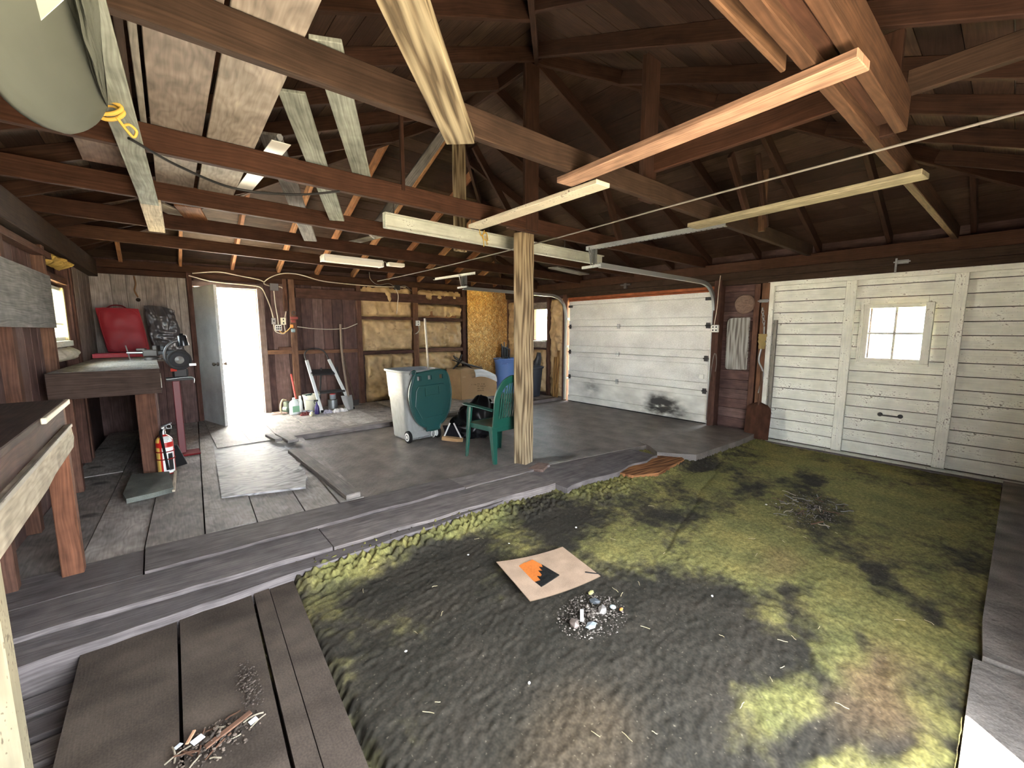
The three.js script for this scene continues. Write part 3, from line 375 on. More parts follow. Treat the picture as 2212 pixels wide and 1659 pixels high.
{ // entrance door, standing open into the shed
  const d = setting('door_1', 'off-white flush entrance door standing open with brass knobs', 'door'); d.position.set(0.545, 0, -8.72); d.rotation.y = -1.31;
  mesh('door_leaf', cbox(0.83, 2.2, 0.042, 0.003, 'y'), mat('#cfd0cc', { map: texGrime, roughness: 0.5 }), d, [0.415, 1.145, 0]);
  for (const s of [-1, 1]) { const k = mesh('knob', joined(at(lathe([[0, 0], [0.03, 0.0], [0.032, 0.006], [0.012, 0.012], [0.01, 0.035], [0.02, 0.045], [0.028, 0.058], [0.025, 0.072], [0, 0.08]], 20), 0, 0, 0)), mat('#6b6257', { metalness: 0.8, roughness: 0.35 }), d, [0.765, 1.03, s * 0.021], [s * Math.PI / 2, 0, 0]); }
  for (const y of [0.3, 1.95]) mesh('hinge', cbox(0.02, 0.09, 0.05, 0.003), M.darkSteel, d, [0.0, y, 0]);
}

// ---------------------------------------------------------------- left wall
const wl = setting('wall_left', 'dark left wall with heavy plate beam, studs and a window', 'wall'); wl.position.set(-0.66, 0, -8.78); wl.rotation.y = -(Math.PI / 2 + 0.0437);
// local x runs towards the camera, -z into the room
const WL = (x0, x1, y0, y1, z0, z1, m, name, b = 0.004, parent = wl) => mesh(name, cbox(x1 - x0, y1 - y0, z1 - z0, b, x1 - x0 > y1 - y0 ? 'x' : 'y'), m, parent, [(x0 + x1) / 2, (y0 + y1) / 2, (z0 + z1) / 2]);
{
  const a = 1.9, b = 2.72, ya = 1.44, yb = 2.02;                                  // window opening (distance from the back corner)
  WL(-0.1, a, -0.3, 2.72, 0.06, 0.1, M.wallDark[3], 'outer_skin'); WL(b, 9.45, -0.3, 2.72, 0.06, 0.1, M.wallDark[3], 'outer_skin'); WL(a, b, -0.3, ya, 0.06, 0.1, M.wallDark[3], 'outer_skin'); WL(a, b, yb, 2.72, 0.06, 0.1, M.wallDark[3], 'outer_skin');
  for (let x = 2.8; x < 9.2; x += 0.21) WL(x, x + 0.206, -0.05, 2.4, 0.03, 0.055, pick(M.wallDark), 'wall_board');
  for (const [x, w] of [[0.02, 0.26], [0.29, 0.3], [0.6, 0.28], [0.89, 0.3], [1.2, 0.28]]) WL(x, x + w - 0.004, 1.0, 2.4, 0.005, 0.03, wood(pick(['#97897c', '#8c7f73', '#a09184'])), 'wall_board');
  WL(-0.02, 9.4, 2.34, 2.58, -0.09, 0.05, M.tie[1], 'plate_beam', 0.006); WL(2.0, 9.4, 2.24, 2.3, -0.06, 0.02, M.stud[0], 'girt');
  for (const x of [1.6, 1.78, 2.8, 4.0, 5.2, 6.4, 7.6]) WL(x, x + 0.09, 0, 2.34, -0.05, 0.05, pick(M.stud), 'stud');
  WL(1.55, 2.85, 2.05, 2.12, -0.04, 0.05, M.stud[0], 'lintel'); mesh('insulation_batt', batt(0.7, 0.12, 2.2, 0.05, 2), M.fluff, wl, [2.3, 2.26, 0.0], [0, Math.PI, 0]); mesh('insulation_batt', batt(0.8, 0.14, 5.2, 0.04, 1), mat('#c2b8a4', { map: texGrime }), wl, [2.3, 1.3, 0.0], [0, Math.PI, 0]);
  WL(2.86, 4.9, 1.575, 2.06, -0.075, -0.06, wood('#8f8e89'), 'plywood_panel', 0.002);
  const w = setting('window_1', 'daylit window over the workbench in the left wall', 'window'); w.position.copy(wl.position); w.rotation.copy(wl.rotation);
  const F = (x0, x1, y0, y1, z0 = 0.02, z1 = 0.07, m = M.whiteTrim, n = 'window_frame') => WL(x0, x1, y0, y1, z0, z1, m, n, 0.003, w);
  F(a, b, ya, ya + 0.04); F(a, b, yb - 0.04, yb); F(a, a + 0.05, ya, yb, -0.01, 0.08, wood('#cdb98a')); F(b - 0.04, b, ya, yb); F(a, b, ya + 0.17, ya + 0.19, 0.03, 0.06, M.whiteTrim, 'muntin'); F(a + 0.3, a + 0.315, ya, yb, 0.03, 0.06, M.whiteTrim, 'muntin'); F(a - 0.02, b, ya - 0.06, ya, -0.03, 0.07, M.whiteTrim, 'window_sill');
  for (const [x0, x1, y0, y1] of [[a + 0.05, a + 0.3, ya + 0.04, ya + 0.17], [a + 0.315, b - 0.04, ya + 0.04, ya + 0.17], [a + 0.05, a + 0.3, ya + 0.19, yb - 0.04], [a + 0.315, b - 0.04, ya + 0.19, yb - 0.04]]) F(x0, x1, y0, y1, 0.044, 0.048, glass, 'pane');
}
// ---------------------------------------------------------------- front wall behind the camera, with its wide opening
{
  const wf = setting('wall_front', 'front wall of dark boards with a wide open doorway', 'wall'), B = (x0, x1, y0, y1, m, n = 'wall_board', z0 = 0.66, z1 = 0.7) => mesh(n, cbox(x1 - x0, y1 - y0, z1 - z0, 0.003, y1 - y0 > x1 - x0 ? 'y' : 'x'), m, wf, [(x0 + x1) / 2, (y0 + y1) / 2, (z0 + z1) / 2]);
  B(-1.2, OPEN_L, -0.35, 2.72, M.wallDark[0]); B(OPEN_R, 7.1, -0.35, 2.72, M.wallDark[1]); B(OPEN_L, OPEN_R, OPEN_T, 2.72, M.wallDark[2]); B(OPEN_R, OPEN_R + 0.1, -0.06, OPEN_T, M.stud[0], 'door_jamb', 0.56, 0.66); B(OPEN_L - 0.1, OPEN_L, -0.06, OPEN_T, M.stud[0], 'door_jamb', 0.56, 0.66); B(-1, 7, 2.42, 2.6, M.tie[0], 'top_plate', 0.52, 0.66);
}
// ---------------------------------------------------------------- outdoors
{
  const g = setting('ground_outside', 'pale dry ground outside the shed', 'ground');
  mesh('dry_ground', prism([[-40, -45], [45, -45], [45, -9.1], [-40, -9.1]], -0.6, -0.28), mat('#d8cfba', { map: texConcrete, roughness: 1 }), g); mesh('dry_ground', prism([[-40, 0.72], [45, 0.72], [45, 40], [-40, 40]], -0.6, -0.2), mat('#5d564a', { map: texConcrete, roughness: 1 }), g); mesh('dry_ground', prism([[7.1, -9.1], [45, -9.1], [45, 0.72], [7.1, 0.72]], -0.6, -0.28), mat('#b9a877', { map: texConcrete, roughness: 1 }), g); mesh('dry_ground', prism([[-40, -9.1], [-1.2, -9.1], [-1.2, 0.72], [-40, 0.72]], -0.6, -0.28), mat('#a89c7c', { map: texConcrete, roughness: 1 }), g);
  const h = thing('neighbouring_building', 'white clapboard building with shingled roof seen through the open door', 'building', [0, 0, -11.6]);
  const cl = mat('#f0f1ee', { map: texGrime, roughness: 0.7 }), P = 0.235; mesh('wall_core', cbox(11, 2.7, 0.2, 0.002), cl, h, [1.5, 0.85, -0.16]);
  for (let i = 0; i < 11; i++) mesh('clapboard', cbox(11, P + 0.02, 0.018, 0.002), cl, h, [1.5, -0.38 + (i + 0.5) * P, -0.01 - i % 2 * 0], [-0.085, 0, 0]);
  mesh('soffit', cbox(11.4, 0.03, 0.22, 0.002), cl, h, [1.5, 2.14, 0.07]); mesh('fascia', cbox(11.4, 0.14, 0.03, 0.003), cl, h, [1.5, 2.17, 0.18]);
  for (let i = 0; i < 12; i++) mesh('shingle_course', cbox(11.6, 0.02, 0.24, 0.002), mat(['#a9a7a4', '#b7b4b0', '#9f9d9b'][i % 3], { map: texConcrete }), h, [1.5, 2.27 + i * 0.085, 0.1 - i * 0.19], [0.42, 0, 0]);
}
// ================================================================ THINGS
// ---------------------------------------------------------------- loose lumber on and under the tie beams
{
  const G = 'loose boards on the tie beams';
  const lay = (name, label, m, p, q, w, h, group = G) => tag(beam(name, m, scene, p, q, w, h, { b: 0.003 }), label, 'board', group);
  lay('board', 'purple-brown wide board lying on the ties over the workbench', M.plyDark, [-0.165, 2.71, -1.2], [-0.15, 2.71, -4.2], 0.255, 0.02);
  lay('board', 'narrow reddish board lying on the ties between two wide boards', M.tie[1], [-0.018, 2.712, -1.3], [0.0, 2.712, -3.4], 0.028, 0.03);
  const b1 = lay('board', 'wide gray plywood board on the ties with a lighter strip along one edge', M.plyPale[1], [0.15, 2.71, -1.15], [0.235, 2.71, -5.05], 0.235, 0.018);
  lay('board', 'pale knotty plywood board on the ties beside the fluorescent tube', M.plyPale[2], [0.405, 2.71, -1.1], [0.505, 2.71, -5.0], 0.25, 0.018);
  lay('board', 'thin whitish strip on the ties along the gray plywood board', M.grayBoard[1], [0.02, 2.712, -1.8], [0.05, 2.712, -3.3], 0.028, 0.018);
  lay('board', 'short orange-brown board lying on the ties past the plywood', M.rafterNew[2], [0.33, 2.71, -5.12], [0.45, 2.71, -5.75], 0.2, 0.018); lay('board', 'short pale plank on the far ties near the back rafters', M.plyPale[0], [0.1, 2.735, -5.3], [0.62, 2.735, -6.3], 0.16, 0.018);
  lay('board', 'narrow gray-green board fixed under the ties beside the tied canvas', M.greenGray, [-0.1, 2.537, -1.6], [0.055, 2.537, -4.47], 0.11, 0.02); lay('board', 'short cream board under the tie past the gray-green one', M.pale, [0.055, 2.54, -4.36], [0.105, 2.552, -5.72], 0.13, 0.02);
  lay('board', 'heavily weathered thick plank hanging diagonally under the ties', M.weathered, [0.03, 2.522, -0.62], [1.28, 2.522, -1.93], 0.145, 0.048);
  lay('board', 'pinkish grooved board nailed under two ties near the doubled beam', M.paleWarm, [2.05, 2.528, -0.45], [2.165, 2.528, -2.03], 0.135, 0.035); lay('board', 'pale painted board nailed under the ties by the yellow string', paint('#d6cdb9'), [2.385, 2.53, -1.88], [2.42, 2.53, -3.43], 0.14, 0.03);
  lay('board', 'yellowish-gray board under the ties above the garage door track', wood('#a89f82'), [3.79, 2.528, -0.46], [3.975, 2.528, -2.07], 0.155, 0.035);
  lay('board', 'gray painted board resting across two ties next to the diagonal strut', M.greenGray, [0.62, 2.713, -1.9], [1.32, 2.713, -3.35], 0.125, 0.02); lay('board', 'gray-green board slanting down between the ties', M.greenGray, [0.66, 2.81, -2.6], [1.45, 2.62, -4.37], 0.135, 0.02); lay('board', 'dark brown board slanting below the gray-green one', M.grayBoard[2], [0.7, 2.86, -3.35], [1.52, 2.62, -5.55], 0.14, 0.02); lay('board', 'pale gray plank standing on the far ties against the rafters', M.grayBoard[1], [2.3, 2.72, -4.9], [2.05, 2.74, -6.6], 0.12, 0.02);
  lay('board', 'short dark plank lying over the garage door track', M.grayBoard[2], [5.2, 2.6, -5.1], [6.3, 2.6, -5.35], 0.2, 0.02);
}
{ // painted steel channel hung under the third tie
  const t = thing('steel_channel', 'white painted steel channel hanging level behind the centre post', 'channel', [3.53, 2.6, -4.09], 0.04); const w = 3.52;
  mesh('web', cbox(w, 0.14, 0.012, 0.001, 'x'), M.whiteBeam, t); for (const y of [-0.066, 0.066]) mesh('flange', cbox(w, 0.012, 0.05, 0.001, 'x'), M.whiteBeam, t, [0, y, 0.02]); mesh('end_plate', cbox(0.012, 0.14, 0.05, 0.001), M.whiteBeam, t, [-w / 2, 0, 0.02]);
  for (const x of [-1.65, -0.7, 0.9]) mesh('hanger_rod', cyl(0.006, 0.006, 0.2, 8), M.iron, t, [x, 0.15, 0]);
}
function slotted(name, label, p, q, m) { const t = thing(name, label, 'angle iron'); const a = V(...p), b = V(...q), L = a.distanceTo(b), x = b.clone().sub(a).normalize(), z = x.clone().cross(V(0, 1, 0)).normalize(), y = z.clone().cross(x); t.position.copy(a).add(b).multiplyScalar(0.5); t.quaternion.setFromRotationMatrix(new THREE.Matrix4().makeBasis(x, y, z));
  mesh('flange', cbox(L, 0.004, 0.045, 0.0005), m, t, [0, -0.02, 0]); mesh('flange', cbox(L, 0.045, 0.004, 0.0005), m, t, [0, 0, -0.022]); const n = Math.floor(L / 0.05), hs = []; for (let i = 0; i < n; i++) hs.push(at(cyl(0.009, 0.009, 0.006, 8), -L / 2 + 0.03 + i * 0.05, -0.021, 0)); const h = mesh('punched_hole', joined(...hs), M.dark, t); h.userData.kind = 'stuff'; return t; }
slotted('angle_iron', 'punched steel angle reaching from the yellowish board to the track hanger', [4.13, 2.53, -1.82], [4.04, 2.52, -3.4], M.galv);
slotted('angle_iron', 'short white punched angle hanging over the far track end', [4.05, 2.5, -7.05], [4.15, 2.5, -5.9], M.plasticWhite);
{ // track hangers
  const H = (x, z, label) => { const t = thing('track_hanger', label, 'bracket', [x, 2.4, z]); for (const s of [-1, 1]) mesh('strap', cbox(0.035, 0.24, 0.004, 0.0005), M.galv, t, [s * 0.03, 0, s * 0.01], [0, 0.3, s * -0.35]); mesh('plate', cbox(0.12, 0.16, 0.004, 0.0005), M.galv, t, [0.05, 0.03, -0.02]); mesh('angle', cbox(0.03, 0.03, 0.3, 0.001), M.galv, t, [0, -0.1, 0]); return t; };
  H(4.02, -3.3, 'galvanized bracket holding the near garage track'); H(4.18, -6.3, 'perforated bracket holding the far garage track');
}
// cable stretched along the shed, string, hanging wires
solo('cable', 'thin gray cable stretched the length of the shed under the ties', 'cable', tubeGeo([[3.36, 2.49, -8.0], [3.33, 2.48, -6], [3.28, 2.5, -3.38], [3.1, 2.5, -1.6], [2.95, 2.5, 0.5]], 0.007, 60), M.wireGray);
solo('string', 'knotted yellow string hanging over the white channel', 'string', joined(tubeGeo([[2.9, 2.7, -4.02], [2.93, 2.62, -4.02], [2.98, 2.66, -4.0], [3.02, 2.61, -4.02], [3.0, 2.57, -4.0], [2.95, 2.6, -4.02], [2.96, 2.68, -4.0]], 0.006, 50), tubeGeo([[2.96, 2.62, -4.02], [2.95, 2.5, -4.0]], 0.005, 6), tubeGeo([[2.99, 2.62, -4.02], [3.0, 2.52, -4.0]], 0.005, 6)), M.rope);
solo('cable', 'dark cable sagging from the plywood boards to the tie', 'cable', tubeGeo([[-0.02, 2.52, -3.0], [0.2, 2.5, -3.25], [0.5, 2.49, -3.45], [0.85, 2.5, -3.35], [1.1, 2.54, -3.22]], 0.008, 40), M.dark);
{ // lamps: none of them is lit
  const t = thing('strip_light', 'unlit wrap-around fluorescent strip light on the far tie', 'light', [2.2, 2.5, -6.05], 0.05); mesh('housing', cbox(0.82, 0.04, 0.16, 0.004), M.plasticWhite, t, [0, 0.035, 0]); mesh('diffuser', (() => { const s = new THREE.Shape([[-0.08, 0.02], [-0.06, -0.035], [0.06, -0.035], [0.08, 0.02]].map((p) => new THREE.Vector2(...p))); return new THREE.ExtrudeGeometry(s, { depth: 0.8, bevelEnabled: false }).rotateY(Math.PI / 2).translate(-0.4, 0, 0); })(), mat('#f1efdf', { roughness: 0.3 }), t); for (const s of [-1, 1]) mesh('end_cap', cbox(0.012, 0.075, 0.17, 0.002), M.plasticWhite, t, [s * 0.412, 0.0, 0]);
  const b = thing('ballast_box', 'small pale ballast box next to the strip light', 'box', [2.83, 2.52, -6.05]); mesh('case', cbox(0.25, 0.05, 0.11, 0.008), mat('#e4e1cf', { roughness: 0.4 }), b); mesh('lead', tubeGeo([[-0.12, 0, 0], [-0.17, 0.03, 0], [-0.21, 0.02, 0]], 0.004), M.wireGray, b);
  const f = thing('fluorescent_tube', 'unlit fluorescent tube lying on the ties beside pale plywood', 'light', [0.675, 2.74, -3.68], 0.03); mesh('tube', at(cyl(0.017, 0.017, 1.2, 14), 0, 0, 0, Math.PI / 2), mat('#f4f6f4', { roughness: 0.25 }), f); for (const s of [-1, 1]) mesh('end_cap', at(cyl(0.018, 0.018, 0.03, 12), 0, 0, 0, Math.PI / 2), M.galv, f, [0, 0, s * 0.61]);
  mesh('reflector', cbox(0.11, 0.004, 1.22, 0.001), M.plasticWhite, f, [0.01, -0.024, 0]);
  const h = thing('shop_light', 'white enamelled shop light hung above the near bench', 'light', [-0.075, 2.42, -1.25], 0.39); mesh('reflector', joined(at(cbox(0.13, 0.006, 1.22, 0.001), -0.065, 0.0, 0, 0, 0, 0.5), at(cbox(0.13, 0.006, 1.22, 0.001), 0.065, 0, 0, 0, 0, -0.5)), mat('#dfe2d8', { roughness: 0.35 }), h); mesh('end_plate', cbox(0.25, 0.09, 0.006, 0.001), mat('#dfe2d8', { roughness: 0.35 }), h, [0, 0.0, -0.61]); mesh('ballast_cover', cbox(0.08, 0.05, 1.18, 0.004), M.plasticWhite, h, [0, 0.05, 0]);
}
{ // canvas bundle slung under the ties and tied with yellow rope
  const t = thing('canvas_bundle', 'gray-green canvas bundle slung under the ties and gathered with yellow rope', 'canvas'); const tip = [-0.075, 2.505, -2.62];
  const cloth = (x0, x1, sag, k, seed) => grid(30, 40, (u, v) => { const s = Math.pow(v, 0.75), z = lerp(tip[2], -0.9, v), x = lerp(tip[0], lerp(x0, x1, u), s) + pn(v * 6, u * 5 + seed) * 0.02 * s, a = Math.sin(Math.PI * u); return [x, tip[1] - a * sag * Math.sin(Math.PI * Math.min(1, Math.pow(v, 0.7))) * 1.15 + Math.abs(pn(u * 7 + seed, v * 3)) * 0.03 * k * (1 - v * 0.4) + (u < 0.5 ? 0.06 * s : 0.0), z, u, v]; });
  mesh('liner', cloth(-0.8, -0.14, 0.26, 1, 3), mat('#5c6057', { roughness: 0.95, side: THREE.DoubleSide }), t); mesh('canvas', cloth(-0.2, -0.03, 0.05, 1.2, 9), mat('#5c6057', { roughness: 0.95, bumpMap: bumpNoise, bumpScale: 0.003, side: THREE.DoubleSide }), t);
  mesh('rope', joined(tubeGeo([[-0.125, 2.5, -2.63], [-0.1, 2.475, -2.62], [-0.05, 2.485, -2.6], [-0.03, 2.51, -2.6], [-0.06, 2.535, -2.62], [-0.11, 2.525, -2.64]], 0.009, 40, 7, true), tubeGeo([[-0.125, 2.49, -2.66], [-0.09, 2.466, -2.65], [-0.045, 2.476, -2.63], [-0.025, 2.505, -2.63], [-0.06, 2.53, -2.65], [-0.11, 2.515, -2.67]], 0.009, 40, 7, true), tubeGeo([[-0.05, 2.475, -2.62], [-0.02, 2.44, -2.66], [0.0, 2.425, -2.68], [0.012, 2.45, -2.67], [-0.01, 2.465, -2.65], [-0.03, 2.46, -2.66]], 0.006, 40)), M.rope, t);
}
// ---------------------------------------------------------------- centre post
solo('post', 'squared weathered post standing on the sill beside the green chair', 'post', cbox(0.165, 2.6, 0.165, 0.006, 'y'), M.post, [3.185, 1.305, -3.575], [0, 0.28, 0.004]);
// ---------------------------------------------------------------- workbenches on the left
{
  const b = thing('workbench', 'tall rough workbench with a cream carved apron board near the planks', 'workbench', [0, 0, 0], 0);
  mesh('bench_top', cbox(0.4, 0.035, 3.2, 0.004, 'z'), wood('#4a3a33'), b, [-0.655, 1.112, -2.15]); mesh('edge_strip', cbox(0.02, 0.03, 0.75, 0.003, 'z'), paint('#d3c9b4'), b, [-0.445, 1.115, -3.36]); mesh('apron', cbox(0.03, 0.11, 3.1, 0.003, 'z'), wood('#4d362e'), b, [-0.475, 1.04, -2.12]);
  mesh('apron_board', (() => { const s = new THREE.Shape([[-3.62, 0.985], [-3.64, 0.95], [-3.68, 0.9], [-3.62, 0.85], [-3.0, 0.845], [-2.8, 0.83], [-1.3, 0.835], [-1.3, 0.985]].map((p) => new THREE.Vector2(...p))); const g = new THREE.ExtrudeGeometry(s, { depth: 0.02, bevelEnabled: true, bevelSize: 0.004, bevelThickness: 0.004, bevelSegments: 2 }).rotateY(-Math.PI / 2); return g; })(), (() => { const m = ply('#b3a791'); m.bumpScale = 0.004; return m; })(), b, [-0.435, 0, 0]);
  mesh('molding', cbox(0.014, 0.02, 2.3, 0.003, 'z'), paint('#8f887c'), b, [-0.43, 0.985, -2.46]); mesh('leg', cbox(0.1, 1.14, 0.095, 0.005, 'y'), wood('#7c523c'), b, [-0.515, 0.525, -3.73]); mesh('leg', cbox(0.095, 1.14, 0.1, 0.005, 'y'), paint('#a3977c'), b, [-0.515, 0.48, -2.12]); mesh('leg', cbox(0.08, 1.14, 0.08, 0.005, 'y'), M.stud[0], b, [-0.78, 0.52, -3.7]);
}
{
  const b = thing('workbench', 'long dark workbench with pale top below the back window', 'workbench');
  mesh('bench_top', prism([[-0.75, -5.42], [0.01, -5.42], [-0.02, -8.66], [-0.6, -8.66]], 1.14, 1.18, [0, 1]), ply('#a9a49b'), b); mesh('apron', cbox(0.77, 0.24, 0.03, 0.004, 'x'), wood('#4a3c35'), b, [-0.375, 1.058, -5.4]); mesh('apron', cbox(0.03, 0.06, 3.1, 0.004, 'z'), wood('#5d4a40'), b, [-0.02, 1.105, -7.0]); mesh('end_board', cbox(0.02, 0.1, 0.62, 0.003, 'z'), paint('#d8d5c8'), b, [0.005, 1.03, -5.78]);
  mesh('leg', cbox(0.16, 1.1, 0.1, 0.005, 'y'), wood('#6b4b3c'), b, [-0.13, 0.58, -5.86]); mesh('leg', cbox(0.1, 1.1, 0.1, 0.005, 'y'), M.stud[0], b, [-0.68, 0.58, -5.6]); mesh('leg', cbox(0.1, 1.1, 0.1, 0.005, 'y'), M.stud[1], b, [-0.1, 0.58, -8.4]); for (let i = 0; i < 6; i++) mesh('side_panel', cbox(0.02, 1.03, 0.42, 0.002, 'y'), M.wallDark[i % 5], b, [-0.045 + 0.0 * i, 0.56, -6.14 - i * 0.425]);
}
solo('slab', 'gray-green concrete slab lying at the foot of the dark bench leg', 'slab', (() => { const g = prism([[-0.3, -5.75], [0.0, -5.62], [0.02, -5.0], [-0.12, -4.95], [-0.31, -4.92], [-0.34, -5.1]], 0.03, 0.075); return g; })(), mat('#7d837c', { map: texConcrete, roughness: 0.9 }));
solo('slat', 'thin pale slat lying beside the gray-green slab', 'slat', cbox(0.025, 0.02, 0.7, 0.002, 'z'), M.pale, [0.035, 0.05, -5.32], [0, -0.05, 0]);
{ // things on the bench
  solo('tray', 'shallow red tray along the back of the bench', 'tray', (() => { const c = cbox(0.66, 0.02, 0.3, 0.004), e = [at(cbox(0.66, 0.05, 0.015, 0.003), 0, 0.02, 0.142), at(cbox(0.66, 0.05, 0.015, 0.003), 0, 0.02, -0.142), at(cbox(0.015, 0.05, 0.3, 0.003), -0.322, 0.02, 0), at(cbox(0.015, 0.05, 0.3, 0.003), 0.322, 0.02, 0)]; return joined(c, ...e); })(), mat('#b41d28', { roughness: 0.5 }), [-0.34, 1.19, -8.12], [0, 0.03, 0]);
  const s = thing('suitcase', 'red padded case leaning upright at the back of the bench', 'suitcase', [-0.34, 1.21, -8.42], 0); const bx = (w, h, d, k) => { const g = new THREE.BoxGeometry(w, h, d, 14, 16, 6), p = g.attributes.position; for (let i = 0; i < p.count; i++) { const x = p.getX(i), y = p.getY(i), z = p.getZ(i), u = x / w * 2, v = y / h * 2, ed = Math.max(Math.abs(u), Math.abs(v)); p.setXYZ(i, x * (1 - 0.03 * v * v) - y * 0.13, y * (1 - 0.03 * u * u), z * (1 - 0.25 * Math.pow(ed, 6)) + (1 - u * u) * (1 - v * v) * 0.02 * Math.sign(z) + pn(x * 9 + k, y * 9) * 0.015); } g.computeVertexNormals(); return g; };
  mesh('shell', bx(0.47, 0.64, 0.2, 2), mat('#8f1a23', { roughness: 0.6 }), s, [0, 0.34, 0], [-0.12, 0, 0]); mesh('piping', (() => { const c = []; for (let i = 0; i < 40; i++) { const a = i / 40 * Math.PI * 2, q = 0.5, ca = Math.cos(a), sa = Math.sin(a), X = Math.sign(ca) * Math.pow(Math.abs(ca), q) * 0.225, Y = Math.sign(sa) * Math.pow(Math.abs(sa), q) * 0.31; c.push([X - Y * 0.13, Y, 0.09]); } return tubeGeo(c, 0.006, 120, 6, true); })(), mat('#8d1620', { roughness: 0.5 }), s, [0, 0.34, 0], [-0.12, 0, 0]); mesh('handle', tubeGeo([[-0.16, 0.66, -0.06], [-0.1, 0.7, -0.06], [0.0, 0.7, -0.06], [0.05, 0.665, -0.06]], 0.01), mat('#5d1218'), s);
  const bag = (() => { const g = new THREE.BoxGeometry(0.36, 0.7, 0.22, 26, 34, 14), p = g.attributes.position; for (let i = 0; i < p.count; i++) { const x = p.getX(i), y = p.getY(i), z = p.getZ(i), u = x / 0.18, v = y / 0.35, f = Math.abs(pn(x * 11 + 2, y * 4 + x * 6, 256, 256, 9)) * 0.05 + Math.abs(pn(x * 4, y * 13, 256, 256, 4)) * 0.03; p.setXYZ(i, x * (1 - 0.12 * Math.max(0, v)) - y * 0.1 + f * Math.sign(x) * 0.6, y * (1 - 0.08 * u * u) - u * 0.03, z * (1 - 0.3 * Math.pow(Math.max(Math.abs(u), Math.abs(v)), 4)) + f * Math.sign(z)); } g.computeVertexNormals(); return g; })();
  solo('plastic_bag', 'crumpled dark plastic bag standing beside the red case', 'bag', bag, mat('#3f3a38', { roughness: 0.28, metalness: 0.0 }), [0.12, 1.56, -8.45], [-0.05, 0, 0]);
  const v = thing('bench_vise', 'gray steel vise bolted to the bench top near the grinder', 'vise', [-0.05, 1.18, -7.1], -0.35);
  mesh('base', joined(at(cyl(0.07, 0.085, 0.03, 20), 0, 0.015, 0), at(cbox(0.22, 0.018, 0.07, 0.004), 0, 0.009, 0)), M.iron, v); mesh('body', joined(at(cbox(0.16, 0.09, 0.085, 0.012), 0, 0.085, 0), at(cbox(0.05, 0.06, 0.13, 0.01), 0.06, 0.15, 0)), M.iron, v); const j = mesh('sliding_jaw', joined(at(cbox(0.05, 0.07, 0.13, 0.01), 0.14, 0.145, 0), at(cbox(0.26, 0.05, 0.06, 0.006), 0.15, 0.09, 0)), M.darkSteel, v); mesh('screw', at(cyl(0.013, 0.013, 0.2, 12), -0.15, 0.09, 0, 0, 0, Math.PI / 2), M.steel, j); mesh('handle', at(cyl(0.007, 0.007, 0.2, 10), -0.24, 0.09, 0, 0.4), M.steel, j); mesh('anvil', cbox(0.09, 0.03, 0.07, 0.006), M.iron, v, [-0.1, 0.13, 0]);
  // grinder on its red pedestal
  const p = thing('grinder_pedestal', 'red steel pedestal standing beside the pale-topped bench', 'pedestal', [0.19, 0.03, -6.5]); mesh('column', cbox(0.075, 0.9, 0.06, 0.008, 'y'), mat('#5f191d', { roughness: 0.5 }), p, [-0.04, 0.47, 0]); mesh('base_plate', cbox(0.26, 0.02, 0.26, 0.004), mat('#6f1c20'), p, [0, 0.01, 0]); mesh('top_plate', cbox(0.26, 0.03, 0.22, 0.004), M.dark, p, [0, 0.94, 0]); mesh('shelf_wire', tubeGeo([[-0.13, 0.95, 0.11], [0.13, 0.95, 0.11], [0.13, 0.89, 0.12]], 0.004), M.steel, p);
  const g = thing('bench_grinder', 'black bench grinder with round wheel guard and gooseneck lamp', 'grinder', [0.2, 0.985, -6.45]); mesh('motor', at(cyl(0.075, 0.075, 0.2, 24), 0, 0.2, -0.05, Math.PI / 2), M.dark, g); mesh('foot', cbox(0.15, 0.12, 0.14, 0.02), M.dark, g, [0, 0.06, -0.03]); const wg = mesh('wheel_guard', at(lathe([[0, -0.03], [0.085, -0.03], [0.11, -0.022], [0.118, 0], [0.118, 0.03], [0.1, 0.032], [0.1, 0.01], [0, 0.01]], 32), 0, 0, 0, Math.PI / 2), M.dark, g, [0, 0.22, 0.09]); mesh('grinding_wheel', at(lathe([[0, 0], [0.09, 0], [0.092, 0.02], [0.06, 0.024], [0, 0.024]], 32), 0, 0, 0, Math.PI / 2), mat('#2c2c2e', { roughness: 0.7 }), wg, [0, 0, 0.012]); mesh('wheel_nut', at(lathe([[0, 0], [0.045, 0], [0.04, 0.008], [0.016, 0.012], [0.014, 0.024], [0, 0.026]], 24), 0, 0, 0, Math.PI / 2), M.steel, wg, [0, 0, 0.036]); mesh('tool_rest', cbox(0.07, 0.03, 0.06, 0.004), M.steel, g, [0.12, 0.16, 0.1]);
  const lamp = mesh('lamp_arm', tubeGeo([[-0.08, 0.15, 0.05], [-0.13, 0.24, 0.05], [-0.11, 0.36, 0.05], [-0.04, 0.43, 0.05], [0.03, 0.45, 0.05]], 0.016, 40, 10), mat('#4a4a4b', { metalness: 0.5, roughness: 0.4 }), g); mesh('lamp_shade', lathe([[0, 0.1], [0.018, 0.1], [0.02, 0.08], [0.045, 0.075], [0.05, 0.0], [0.055, -0.045], [0.05, -0.045], [0.045, 0.0], [0, 0.06]], 24), mat('#202124', { roughness: 0.25, metalness: 0.3 }), lamp, [0.05, 0.43, 0.05], [0, 0, 0.1]); mesh('red_label', cbox(0.06, 0.035, 0.004, 0.001), mat('#a2392d'), g, [-0.06, 0.1, 0.045]);
